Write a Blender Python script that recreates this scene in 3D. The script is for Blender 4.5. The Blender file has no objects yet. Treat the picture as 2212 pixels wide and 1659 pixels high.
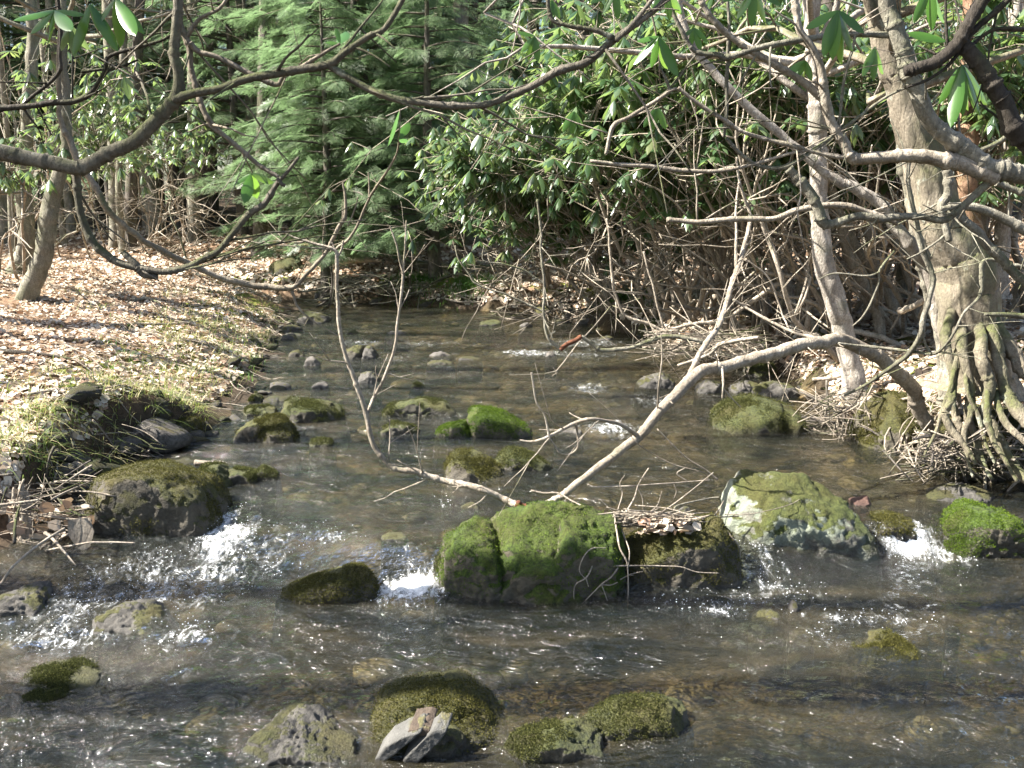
import bpy, bmesh, math, random
import numpy as np
from mathutils import Vector, Matrix
R = math.radians
rng = np.random.default_rng(7)
scene = bpy.context.scene
col = scene.collection
# ------------------------------------------------------------------ camera, sky, sun
CZ = 1.6                       # eye height above the upper pool
F = 995.0                      # focal length in px of a 1024 wide picture
PITCH = math.atan(184 / F)
cam = bpy.data.cameras.new('camera'); camo = bpy.data.objects.new('camera', cam); col.objects.link(camo)
camo.location = (0, 0, CZ); camo.rotation_euler = (R(90) - PITCH, 0, 0)
cam.sensor_width = 36; cam.lens = F / 1024 * 36; cam.clip_end = 500; cam.clip_start = 0.05
scene.camera = camo
SUN_EL, SUN_AZ = R(46), R(-93)           # azimuth from +Y, negative = to the left
w = bpy.data.worlds.new('World'); scene.world = w; w.use_nodes = True
nt = w.node_tree; bgn = nt.nodes['Background']
sky = nt.nodes.new('ShaderNodeTexSky'); sky.sky_type = 'NISHITA'; sky.sun_disc = False
sky.sun_elevation = SUN_EL; sky.sun_rotation = SUN_AZ; sky.air_density = 1.0; sky.dust_density = 2.0
nt.links.new(sky.outputs[0], bgn.inputs[0]); bgn.inputs[1].default_value = 0.06
sl = bpy.data.lights.new('sun', 'SUN'); sl.energy = 5.0; sl.angle = R(0.5); sl.color = (1, 0.95, 0.87)
so = bpy.data.objects.new('sun', sl); col.objects.link(so)
sdir = Vector((math.sin(SUN_AZ) * math.cos(SUN_EL), math.cos(SUN_AZ) * math.cos(SUN_EL), math.sin(SUN_EL)))
so.rotation_euler = sdir.to_track_quat('Z', 'Y').to_euler(); so.location = (-10, 5, 12)
scene.view_settings.view_transform = 'Standard'; scene.view_settings.look = 'None'
scene.view_settings.exposure = 2.25; scene.view_settings.gamma = 1
scene.render.engine = 'CYCLES'
scene.cycles.max_bounces = 6; scene.cycles.transparent_max_bounces = 8
scene.cycles.caustics_reflective = False; scene.cycles.caustics_refractive = False

# ------------------------------------------------------------------ picture <-> world (D = 2212 wide reading of the photo)
S = 1024 / 2212
cp, sp = math.cos(PITCH), math.sin(PITCH)
def ray(dx, dy):
    x = (dx * S - 512) / F; y = -(dy * S - 384) / F
    return np.array([x, cp + y * sp, -sp + y * cp])
def at(dx, dy, Y):
    r = ray(dx, dy); return np.array([0, 0, CZ]) + r * (Y / r[1])
def gnd(dx, dy, z=0.0):
    r = ray(dx, dy); return np.array([0, 0, CZ]) + r * ((z - CZ) / r[2])
# ------------------------------------------------------------------ numpy noise
def _h(i, j, k, s):
    n = (i.astype(np.int64) * 374761393 + j.astype(np.int64) * 668265263 + k.astype(np.int64) * 2147483647 + s * 974634777) & 0xffffffff
    n = ((n ^ (n >> 13)) * 1274126177) & 0xffffffff
    n = (n ^ (n >> 16)) * 2246822519 & 0xffffffff
    return ((n ^ (n >> 15)) & 0xffffff) / float(0xffffff) * 2 - 1
def noise(P, sc=1.0, s=0):
    P = np.asarray(P, float) * sc; i = np.floor(P).astype(int); f = P - i; f = f * f * (3 - 2 * f)
    o = 0
    for a in (0, 1):
        for b in (0, 1):
            for c in (0, 1):
                wt = (f[:, 0] if a else 1 - f[:, 0]) * (f[:, 1] if b else 1 - f[:, 1]) * (f[:, 2] if c else 1 - f[:, 2])
                o = o + wt * _h(i[:, 0] + a, i[:, 1] + b, i[:, 2] + c, s)
    return o
def fbm(P, sc=1.0, oct=4, s=0, g=0.5):
    o = 0; a = 1; t = 0
    for k in range(oct):
        o = o + a * noise(P, sc * 2 ** k, s + k * 17); t += a; a *= g
    return o / t
def sstep(a, b, x):
    t = np.clip((x - a) / (b - a), 0, 1); return t * t * (3 - 2 * t)
# ------------------------------------------------------------------ mesh helpers
def mk(name, V, quads=None, tris=None, mat=None, parent=None, smooth=True, attrs=None):
    V = np.asarray(V, np.float32).reshape(-1, 3)
    q = np.asarray(quads if quads is not None else np.zeros((0, 4)), np.int32).reshape(-1, 4)
    t = np.asarray(tris if tris is not None else np.zeros((0, 3)), np.int32).reshape(-1, 3)
    me = bpy.data.meshes.new(name); me.vertices.add(len(V)); me.vertices.foreach_set('co', V.ravel())
    nl = q.size + t.size; me.loops.add(nl)
    me.loops.foreach_set('vertex_index', np.concatenate([q.ravel(), t.ravel()]))
    npoly = len(q) + len(t); me.polygons.add(npoly)
    st = np.concatenate([np.arange(len(q)) * 4, q.size + np.arange(len(t)) * 3]).astype(np.int32)
    me.polygons.foreach_set('loop_start', st)
    me.polygons.foreach_set('use_smooth', np.full(npoly, smooth))
    me.update(calc_edges=True)
    for k, v in (attrs or {}).items():
        a = me.attributes.new(k, 'FLOAT', 'POINT'); a.data.foreach_set('value', np.asarray(v, np.float32))
    if mat: me.materials.append(mat)
    ob = bpy.data.objects.new(name, me); col.objects.link(ob)
    if parent: ob.parent = parent
    return ob
class MB:
    def __init__(s): s.V = []; s.Q = []; s.T = []; s.n = 0
    def add(s, V, Q=None, T=None):
        s.V.append(V)
        if Q is not None and len(Q): s.Q.append(np.asarray(Q) + s.n)
        if T is not None and len(T): s.T.append(np.asarray(T) + s.n)
        s.n += len(V)
    def build(s, name, mat, parent=None, smooth=True):
        V = np.concatenate(s.V)
        if parent is not None: V = V - np.array(parent.location)
        return mk(name, V, np.concatenate(s.Q) if s.Q else None, np.concatenate(s.T) if s.T else None, mat, parent, smooth)
def tag(o, label=None, cat=None, group=None, kind=None):
    if label: o['label'] = label
    if cat: o['category'] = cat
    if group: o['group'] = group
    if kind: o['kind'] = kind
    return o
def empty(name, loc=(0, 0, 0)):
    o = bpy.data.objects.new(name, None); col.objects.link(o); o.location = tuple(float(v) for v in loc); return o
def centre_origin(o):
    """move a parentless mesh's origin to the middle of its base"""
    me = o.data; n = len(me.vertices); V = np.empty(n * 3, np.float32); me.vertices.foreach_get('co', V); V = V.reshape(-1, 3)
    c = np.array([V[:, 0].mean(), V[:, 1].mean(), V[:, 2].min()], np.float32)
    me.vertices.foreach_set('co', (V - c).ravel()); o.location = [float(x) for x in c]; return o
def catmull(P, n):
    P = np.asarray(P, float); m = len(P)
    if m == 2: 
        t = np.linspace(0, 1, n)[:, None]; return P[0] * (1 - t) + P[1] * t
    Q = np.vstack([2 * P[0] - P[1], P, 2 * P[-1] - P[-2]])
    u = np.linspace(0, m - 1 - 1e-6, n); i = u.astype(int); f = (u - i)[:, None]
    a, b, c, d = Q[i], Q[i + 1], Q[i + 2], Q[i + 3]
    return 0.5 * (2 * b + (c - a) * f + (2 * a - 5 * b + 4 * c - d) * f ** 2 + (3 * b - a - 3 * c + d) * f ** 3)
def tube(mb, P, r, sides=6, bump=0.0, seed=0):
    P = np.asarray(P, float); n = len(P); r = np.broadcast_to(np.asarray(r, float), (n,))
    T = np.gradient(P, axis=0); T /= np.linalg.norm(T, axis=1)[:, None] + 1e-9
    up = np.array([0.13, 0.21, 0.97]) if abs(T[:, 2]).mean() < 0.8 else np.array([0.97, 0.2, 0.1])
    A = np.cross(T, up); A /= np.linalg.norm(A, axis=1)[:, None] + 1e-9; B = np.cross(T, A)
    th = np.linspace(0, 2 * np.pi, sides, endpoint=False)
    V = P[:, None] + r[:, None, None] * (A[:, None] * np.cos(th)[None, :, None] + B[:, None] * np.sin(th)[None, :, None])
    if bump:
        VV = V.reshape(-1, 3); cs = np.concatenate([[0], np.cumsum(np.linalg.norm(np.diff(P, axis=0), axis=1))]) / max(r.mean(), .004); k = fbm(np.stack([np.broadcast_to(np.cos(th) * 1.6, (n, sides)).ravel(), np.broadcast_to(np.sin(th) * 1.6, (n, sides)).ravel(), np.repeat(cs * .16, sides)], -1), 1.0, 4, seed, .6).reshape(n, sides) * 1.5
        V = P[:, None] + (V - P[:, None]) * (1 + bump * k)[:, :, None]
    V = V.reshape(-1, 3)
    i = np.arange(n - 1)[:, None] * sides; j = np.arange(sides)[None]; j2 = (j + 1) % sides
    Q = np.stack([i + j, i + j2, i + sides + j2, i + sides + j], -1).reshape(-1, 4)
    e = len(V); V = np.vstack([V, P[:1] , P[-1:]])
    jj = np.arange(sides); Tt = np.concatenate([np.stack([np.full(sides, e), (jj + 1) % sides, jj], -1),
                                               np.stack([np.full(sides, e + 1), (n - 1) * sides + jj, (n - 1) * sides + (jj + 1) % sides], -1)])
    mb.add(V, Q, Tt)
def path_tube(mb, pts, sides=8, bump=0.16, seed=0, wob=0.02, wmul=1.0, per=7):
    """pts: (Dx, Dy, Y, width in D px); gives a real tube at that distance"""
    P = np.array([at(a, b, Y) for a, b, Y, _ in pts]); rr = np.array([0.5 * wd * wmul * S * Y / F for a, b, Y, wd in pts])
    n = max(6, int(per * 1.6) * len(pts)); C = catmull(P, n); rr = np.interp(np.linspace(0, 1, n), np.linspace(0, 1, len(rr)), rr)
    k = np.minimum(1, rr / .01) * wob
    C = C + np.stack([noise(C, 5, seed + 3), noise(C, 5, seed + 5), noise(C, 5, seed + 9)], -1) * k[:, None] * .6
    # knots
    kn = np.clip(noise(np.c_[np.arange(n) * .9, np.zeros(n), np.full(n, seed)], 1, 3) - .45, 0, 1)
    kn = kn * (rr < .06)
    C = C + np.stack([noise(C, 14, seed + 33), noise(C, 14, seed + 35), noise(C, 14, seed + 39)], -1) * (np.minimum(rr, .03) * .35)[:, None]
    tube(mb, C, rr * (1 + .6 * kn), sides, bump, seed)
    return C, rr
def tpl_scatter(tV, tF, M, pos):
    """tV (n,3), M (k,3,3), pos (k,3)"""
    V = np.einsum('kij,nj->kni', M, tV) + pos[:, None]; k = len(pos); n = len(tV)
    Fq = tF[None] + (np.arange(k) * n)[:, None, None]
    return V.reshape(-1, 3), Fq.reshape(-1, tF.shape[1])
def frames(dirv, nrm, sx, sy, sz):
    """columns: side (x), dirv (y), normal (z)"""
    d = dirv / (np.linalg.norm(dirv, axis=1)[:, None] + 1e-9); x = np.cross(d, nrm); x /= np.linalg.norm(x, axis=1)[:, None] + 1e-9
    z = np.cross(x, d)
    return np.stack([x * np.asarray(sx)[:, None], d * np.asarray(sy)[:, None], z * np.asarray(sz)[:, None]], -1)
# ------------------------------------------------------------------ materials
class NT:
    def __init__(s, name):
        s.m = bpy.data.materials.new(name); s.m.use_nodes = True; s.t = s.m.node_tree; s.p = s.t.nodes['Principled BSDF']; s.out = s.t.nodes['Material Output']
    def n(s, typ, **kw):
        o = s.t.nodes.new('ShaderNode' + typ)
        for k, v in kw.items():
            if k[0] == 'i' and k[1:].isdigit(): o.inputs[int(k[1:])].default_value = v
            else: setattr(o, k, v)
        return o
    def l(s, a, b): s.t.links.new(a, b)
    def noise(s, scale, detail=4, rough=.55, vec=None, dist=0):
        o = s.n('TexNoise'); o.inputs['Scale'].default_value = scale; o.inputs['Detail'].default_value = detail; o.inputs['Roughness'].default_value = rough
        o.inputs['Distortion'].default_value = dist
        if vec is None:
            tc = s.n('TexCoord'); vec = tc.outputs['Object']
        s.l(vec, o.inputs['Vector']); return o.outputs['Fac']
    def ramp(s, fac, stops):
        o = s.n('ValToRGB'); e = o.color_ramp.elements
        while len(e) < len(stops): e.new(0.5)
        for el, (p, c) in zip(e, stops): el.position = p; el.color = (*c, 1) if len(c) == 3 else c
        s.l(fac, o.inputs[0]); return o.outputs[0]
    def mix(s, fac, a, b):
        o = s.n('Mix', data_type='RGBA')
        for v, k in ((fac, 0), (a, 6), (b, 7)):
            if isinstance(v, (int, float)): o.inputs[k].default_value = v
            elif isinstance(v, tuple): o.inputs[k].default_value = (*v, 1)
            else: s.l(v, o.inputs[k])
        return o.outputs[2]
    def math(s, op, a, b=None, c=None):
        o = s.n('Math', operation=op)
        for v, k in ((a, 0), (b, 1), (c, 2)):
            if v is None: continue
            if isinstance(v, (int, float)): o.inputs[k].default_value = v
            else: s.l(v, o.inputs[k])
        return o.outputs[0]
    def step(s, v, lo, hi):
        o = s.n('MapRange', interpolation_type='SMOOTHSTEP'); s.l(v, o.inputs[0]); o.inputs[1].default_value = lo; o.inputs[2].default_value = hi; return o.outputs[0]
    def bump(s, h, strength=.5, dist=.02):
        o = s.n('Bump'); o.inputs['Strength'].default_value = strength; o.inputs['Distance'].default_value = dist; s.l(h, o.inputs['Height'])
        s.l(o.outputs[0], s.p.inputs['Normal']); return o.outputs[0]
def bark(name, a, b, moss=0.0, lich=0.0, rough=.85, scale=14, mosscol=(.07, .09, .015), crack=False):
    m = NT(name); tc = m.n('TexCoord'); mp = m.n('Mapping'); mp.inputs['Scale'].default_value = (1, 1, .35); m.l(tc.outputs['Object'], mp.inputs[0])
    n1 = m.noise(scale, 6, .65, mp.outputs[0]); c = m.ramp(n1, [(.3, a), (.68, b)])
    n3 = m.noise(2.2, 3); c = m.mix(m.step(n3, .35, .65), c, m.mix(.5, c, tuple(v * .55 for v in a)))
    if lich:
        n2 = m.noise(9, 4); c = m.mix(m.step(n2, 1 - lich, 1 - lich + .06), c, (.36, .36, .29))
    if moss:
        g = m.n('NewGeometry'); sx = m.n('SeparateXYZ'); m.l(g.outputs['Normal'], sx.inputs[0]); n2 = m.noise(3.2, 5)
        f = m.math('MULTIPLY', m.step(n2, .62 - moss, .7 - moss * .4), m.step(sx.outputs[2], -.6, .7)); c = m.mix(m.math('MULTIPLY', f, .8), c, m.ramp(m.noise(40, 3), [(.3, tuple(v * .5 for v in mosscol)), (.7, tuple(v * 1.3 for v in mosscol))]))
    m.l(c, m.p.inputs['Base Color']); m.p.inputs['Roughness'].default_value = rough; m.p.inputs['Specular IOR Level'].default_value = .25
    vo = m.n('TexVoronoi', feature='DISTANCE_TO_EDGE'); vo.inputs['Scale'].default_value = scale * 1.6; m.l(mp.outputs[0], vo.inputs['Vector']); cr = m.step(vo.outputs['Distance'], 0.0, .12)
    fine = m.step(m.noise(70, 4, .7), .42, .62); c2 = m.mix(m.math('MULTIPLY', fine, .45), c, tuple(v * .45 for v in a)); c2 = m.mix(cr, tuple(v * .4 for v in a), c2) if crack else c2; m.l(c2, m.p.inputs['Base Color'])
    h = m.math('ADD', m.noise(scale * 3, 6, .75, mp.outputs[0]), m.math('MULTIPLY', cr, .5 if crack else .12)); m.bump(h, 1.0, .015); return m.m
BARK_LIGHT = bark('bark_light', (.20, .165, .12), (.40, .34, .26), .12, .3)
BARK_TAN = bark('bark_tan', (.30, .25, .19), (.60, .52, .42), .04, .25)
BARK_DARK = bark('bark_dark', (.035, .028, .022), (.10, .085, .065), .16, .22)
BARK_MOSS = bark('bark_mossy', (.11, .095, .072), (.34, .30, .235), .2, .36, scale=20)
BARK_GREY = bark('bark_grey', (.16, .145, .11), (.42, .39, .31), .2, .35, scale=22)
BARK_ROOT = bark('bark_root', (.13, .11, .08), (.36, .31, .23), .26, .4, scale=16)
BARK_BIRCH = bark('bark_birch', (.26, .22, .18), (.72, .66, .57), .08, .3, scale=26)
BARK_BIG = bark('bark_old', (.17, .14, .10), (.46, .40, .31), .25, .4, scale=14)
BARK_PALE = bark('bark_sunbleached', (.25, .205, .15), (.60, .53, .43), .05, .2, scale=20)  # paler tan bark, the sunlight on the stems put into its colour
BARK_DEAD = bark('bark_dead', (.26, .21, .16), (.52, .46, .37), 0, .2)
BARK_RED = bark('bare_wood_orange', (.09, .035, .02), (.24, .10, .05), 0, 0)
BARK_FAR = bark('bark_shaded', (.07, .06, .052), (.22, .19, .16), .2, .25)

def leafmat(name, stops, rough=.4, trans=.35, spec=.5, vein=True, tcol=(.25, .42, .05)):
    m = NT(name); g = m.n('NewGeometry'); r = g.outputs['Random Per Island']
    c = m.ramp(r, stops); n = m.noise(60, 3); c = m.mix(m.math('MULTIPLY', n, .35), c, tuple(x * .6 for x in stops[0][1]))
    m.l(c, m.p.inputs['Base Color']); m.p.inputs['Roughness'].default_value = rough; m.p.inputs['Specular IOR Level'].default_value = spec
    tr = m.n('BsdfTranslucent'); m.l(m.mix(.5, c, tcol), tr.inputs[0]); mx = m.n('MixShader'); mx.inputs[0].default_value = trans
    m.l(m.p.outputs[0], mx.inputs[1]); m.l(tr.outputs[0], mx.inputs[2]); m.l(mx.outputs[0], m.out.inputs[0]); return m.m
LEAF = leafmat('rhododendron_leaf', [(0, (.03, .075, .025)), (.5, (.075, .14, .06)), (.85, (.15, .22, .11)), (1, (.24, .25, .10))], .33, .42, 1.0, tcol=(.34, .48, .12))
LEAF_NEAR = leafmat('near_leaf', [(0, (.05, .13, .02)), (.6, (.08, .20, .03)), (1, (.13, .28, .05))], .3, .4, .7)
HEM = leafmat('hemlock_needles', [(0, (.07, .12, .06)), (.5, (.15, .215, .11)), (1, (.27, .33, .185))], .45, .5, .7, tcol=(.28, .45, .2))
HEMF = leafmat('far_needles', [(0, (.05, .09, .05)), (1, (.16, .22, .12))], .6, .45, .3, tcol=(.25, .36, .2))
LITTER = leafmat('dead_leaves', [(0, (.24, .15, .10)), (.3, (.46, .36, .26)), (.6, (.64, .545, .42)), (.93, (.78, .71, .59)), (1, (.40, .20, .10))], .6, .15, .4, tcol=(.5, .3, .15))
GRASS = leafmat('grass_blades', [(0, (.10, .16, .03)), (.45, (.20, .26, .06)), (.6, (.42, .38, .18)), (1, (.58, .50, .30))], .5, .3, .4, tcol=(.4, .45, .12))
GREENGRASS = leafmat('green_grass', [(0, (.05, .14, .03)), (1, (.16, .30, .07))], .5, .35, .4)
def rockmat(name, rock_a, rock_b, moss_a, moss_b, cover=.5, wet=0.12, lich=.0, fz=60):
    m = NT(name); g = m.n('NewGeometry'); sx = m.n('SeparateXYZ'); m.l(g.outputs['Normal'], sx.inputs[0]); ps = m.n('SeparateXYZ'); m.l(g.outputs['Position'], ps.inputs[0])
    rc = m.ramp(m.noise(11, 8, .68), [(.3, rock_a), (.7, rock_b)])
    if lich: rc = m.mix(m.step(m.noise(5, 6, .7), .62 - lich * .3, .72 - lich * .3), rc, (.23, .255, .19))
    mc = m.ramp(m.noise(fz, 3, .7), [(.32, moss_a), (.66, moss_b)]); mc = m.mix(m.step(m.noise(3.5, 4), .35, .65), mc, m.mix(.55, mc, (moss_a[0] * .8 + .05, moss_a[1] * .6 + .03, moss_a[2])))
    f = m.math('ADD', m.math('MULTIPLY', m.noise(4.5, 7, .65), 1.3), m.math('MULTIPLY', sx.outputs[2], .38)); f = m.step(f, 1.02 - cover * .8, 1.12 - cover * .8)
    c = m.mix(f, rc, mc)
    low = m.math('MULTIPLY', m.math('SUBTRACT', 1.0, m.step(ps.outputs[1], 4.1, 4.75)), .15)
    wl = m.step(m.math('ADD', m.math('ADD', ps.outputs[2], low), m.math('MULTIPLY', m.noise(9, 3), .05)), -.04, .05 + wet * .3)
    dk = m.mix(.65, c, (.012, .011, .008)); c = m.mix(wl, dk, c)
    m.l(c, m.p.inputs['Base Color']); m.l(m.math('MULTIPLY_ADD', wl, .55, .28), m.p.inputs['Roughness']); m.p.inputs['Specular IOR Level'].default_value = .45
    h = m.math('ADD', m.noise(30, 6, .75), m.math('MULTIPLY', m.math('MULTIPLY', m.noise(150, 3, .7), f), .8)); m.bump(h, 1.0, .02); return m.m
ROCK_OLIVE = rockmat('rock_olive_moss', (.04, .034, .025), (.12, .105, .075), (.022, .025, .007), (.10, .10, .024), .37)
ROCK_GREEN = rockmat('rock_bright_moss', (.05, .045, .03), (.15, .13, .09), (.016, .030, .004), (.085, .14, .012), .40)
ROCK_DKMOSS = rockmat('rock_dark_moss', (.035, .032, .024), (.10, .09, .065), (.02, .03, .008), (.09, .10, .025), .50)
ROCK_LICH = rockmat('rock_lichen', (.09, .09, .07), (.18, .17, .135), (.03, .045, .008), (.11, .135, .03), .30, lich=.6)
ROCK_GREY = rockmat('rock_grey', (.025, .023, .02), (.12, .11, .095), (.03, .035, .01), (.09, .095, .025), .22)
ROCK_BARE = rockmat('rock_bare', (.04, .036, .03), (.19, .17, .145), (.1, .1, .04), (.2, .2, .08), .05)
ROCK_SLAB = rockmat('rock_slab', (.06, .058, .052), (.17, .165, .15), (.1, .1, .04), (.2, .2, .08), .0, wet=0)
ROCK_CHIP = rockmat('rock_chip', (.05, .036, .026), (.11, .08, .055), (.1, .1, .04), (.2, .2, .08), .0, wet=0)
ROCK_RED = rockmat('rock_red', (.05, .022, .016), (.13, .07, .05), (.2, .1, .06), (.3, .15, .1), .0)

def ground_mat():
    m = NT('forest_floor'); g = m.n('NewGeometry'); ps = m.n('SeparateXYZ'); m.l(g.outputs['Position'], ps.inputs[0])
    v = m.n('TexVoronoi'); v.inputs['Scale'].default_value = 16; m.l(m.n('TexCoord').outputs['Object'], v.inputs['Vector'])
    lt = m.ramp(m.noise(24, 6, .7), [(.3, (.07, .045, .03)), (.5, (.22, .14, .085)), (.68, (.36, .26, .17))])
    ms = m.ramp(m.noise(45, 4, .7), [(.35, (.07, .09, .01)), (.65, (.25, .28, .05))])
    at_ = m.n('Attribute'); at_.attribute_name = 'moss'
    f = m.step(m.math('ADD', m.math('MULTIPLY', at_.outputs['Fac'], .7), m.noise(3.2, 6, .6)), .78, .92)
    c = m.mix(f, lt, ms)
    v2 = m.n('TexVoronoi'); v2.inputs['Scale'].default_value = 9; m.l(m.n('TexCoord').outputs['Object'], v2.inputs['Vector'])
    bw = m.n('RGBToBW'); m.l(v2.outputs['Color'], bw.inputs[0]); bwc = m.ramp(bw.outputs[0], [(.2, (.04, .035, .02)), (.8, (.30, .24, .15))])
    bed = m.ramp(m.noise(1.7, 8, .62, None, .8), [(.34, (.02, .024, .014)), (.46, (.10, .085, .04)), (.56, (.32, .21, .09)), (.68, (.46, .34, .19))])
    bed = m.mix(.45, bed, m.mix(.5, bwc, (.12, .11, .07)))
    bd = m.n('Mix', data_type='RGBA', blend_type='MULTIPLY'); bd.inputs[0].default_value = .8; m.l(bed, bd.inputs[6]); m.l(m.ramp(v2.outputs['Distance'], [(.0, (1, 1, .95)), (.55, (.25, .25, .2))]), bd.inputs[7])
    soil_far_dark = m.ramp(m.noise(30, 6, .7), [(.3, (.02, .015, .01)), (.7, (.10, .075, .05))])
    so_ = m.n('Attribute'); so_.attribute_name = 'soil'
    c = m.mix(so_.outputs['Fac'], c, soil_far_dark)
    be = m.n('Attribute'); be.attribute_name = 'bed'
    c = m.mix(be.outputs['Fac'], c, bd.outputs[2])
    m.l(c, m.p.inputs['Base Color']); m.p.inputs['Roughness'].default_value = .9; m.p.inputs['Specular IOR Level'].default_value = .2
    m.bump(m.noise(35, 7, .75), .9, .04); return m.m
def water_mat():
    m = NT('stream_water'); tc = m.n('TexCoord'); mp = m.n('Mapping'); mp.inputs['Scale'].default_value = (.7, 1.25, 1); mp.inputs['Rotation'].default_value = (0, 0, .15); m.l(tc.outputs['Object'], mp.inputs[0])
    ra = m.n('Attribute'); ra.attribute_name = 'rough'; fo = m.n('Attribute'); fo.attribute_name = 'foam'
    h = m.math('ADD', m.math('MULTIPLY', m.noise(5.5, 4, .55, mp.outputs[0], 1.6), 1.7), m.math('MULTIPLY', m.noise(20, 3, .5, mp.outputs[0], 1.0), m.math('MULTIPLY_ADD', ra.outputs['Fac'], .5, .16)))
    h2 = m.math('MULTIPLY', m.noise(48, 3, .6, mp.outputs[0], .5), m.math('MULTIPLY', ra.outputs['Fac'], 1.1)); h = m.math('ADD', h, h2)
    b = m.n('Bump'); b.inputs['Strength'].default_value = 1.0; b.inputs['Distance'].default_value = .05; m.l(h, b.inputs['Height'])
    gl = m.n('BsdfGlossy'); gl.inputs['Roughness'].default_value = .07; gl.inputs['Color'].default_value = (1, 1, 1, 1); m.l(b.outputs[0], gl.inputs['Normal'])
    trn = m.n('BsdfTransparent'); trn.inputs[0].default_value = (.82, .80, .64, 1)
    df = m.n('BsdfDiffuse'); m.l(m.ramp(m.noise(1.6, 5, .62, mp.outputs[0], 1.2), [(.36, (.012, .018, .015)), (.5, (.042, .043, .030)), (.64, (.105, .088, .052))]), df.inputs[0])
    base = m.n('MixShader'); base.inputs[0].default_value = .24; m.l(trn.outputs[0], base.inputs[1]); m.l(df.outputs[0], base.inputs[2])
    fr = m.n('Fresnel'); fr.inputs[0].default_value = 1.34; m.l(b.outputs[0], fr.inputs['Normal'])
    mx = m.n('MixShader'); m.l(m.math('MINIMUM', m.math('MULTIPLY', fr.outputs[0], 1.75), 1.0), mx.inputs[0]); m.l(base.outputs[0], mx.inputs[1]); m.l(gl.outputs[0], mx.inputs[2])
    fm = m.n('BsdfDiffuse'); fm.inputs[0].default_value = (.86, .88, .88, 1)
    mp2 = m.n('Mapping'); mp2.inputs['Scale'].default_value = (1, .8, 1); m.l(tc.outputs['Object'], mp2.inputs[0])
    fn = m.noise(42, 5, .85, mp2.outputs[0], 1.0); big = m.noise(9, 4, .65, mp2.outputs[0], 1.8)
    ff = m.math('ADD', m.math('MULTIPLY', fn, 1.15), m.math('MULTIPLY', big, .8)); ff = m.math('ADD', ff, m.math('MULTIPLY', fo.outputs['Fac'], .42))
    mp3 = m.n('Mapping'); mp3.inputs['Scale'].default_value = (1.5, .55, 1); mp3.inputs['Rotation'].default_value = (0, 0, .35); m.l(tc.outputs['Object'], mp3.inputs[0])
    soft = m.math('ADD', m.math('MULTIPLY', m.noise(15, 6, .7, mp3.outputs[0], 1.6), 1.1), m.math('MULTIPLY', fo.outputs['Fac'], .50)); soft = m.math('MULTIPLY', m.step(soft, .86, 1.26), .72)
    ff = m.math('MAXIMUM', m.math('MULTIPLY', m.step(ff, 1.30, 1.56), .95), soft); ff = m.math('MULTIPLY', ff, m.step(fo.outputs['Fac'], .03, .3))  # fine foam flecks double as painted sun sparkle on the riffles
    m2 = m.n('MixShader'); m.l(m.math('MULTIPLY', ff, .9), m2.inputs[0]); m.l(mx.outputs[0], m2.inputs[1]); m.l(fm.outputs[0], m2.inputs[2]); m.l(m2.outputs[0], m.out.inputs[0])
    m.t.nodes.remove(m.p); return m.m
# ------------------------------------------------------------------ stream geometry
LY = [-6, 2, 4.1, 4.7, 5.6, 6.0, 6.9, 8.0, 9.1, 10.6, 12.2, 14, 15.9, 17.5, 19, 22, 30]
LX = [-3.2, -2.7, -2.45, -2.2, -2.35, -2.3, -2.15, -2.06, -2.17, -2.44, -2.7, -3.0, -3.4, -4.6, -7, -13, -30]
RY = [-6, 2, 3.5, 4.6, 5.6, 6.08, 6.7, 7.3, 8.3, 9.3, 10.2, 11.4, 12.8, 13.8, 14.6, 15.4, 16.4, 18, 22, 30]
RX = [5, 4.4, 4.1, 3.5, 2.95, 2.6, 2.45, 2.35, 2.5, 2.45, 2.0, 1.6, 1.05, .6, -.5, -1.6, -4.5, -9, -20, -40]
def XL(y): return np.interp(y, LY, LX)
def XR(y): return np.interp(y, RY, RX)
DX = [-4, -1.9, -1.0, -.6, -.3, .6, 1.2, 1.8, 2.3, 4]
DY = [4.3, 4.45, 4.55, 4.42, 4.38, 4.35, 4.5, 4.72, 4.78, 4.8]
DW = [.35, .35, .30, .09, .09, .2, .25, .10, .10, .2]
def wlevel(x, y):
    yd = np.interp(x, DX, DY); wd = np.interp(x, DX, DW)
    return -.13 * (1 - sstep(-wd, wd, y - yd)) - .05 * (1 - sstep(2.6, 4.0, y))
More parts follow.
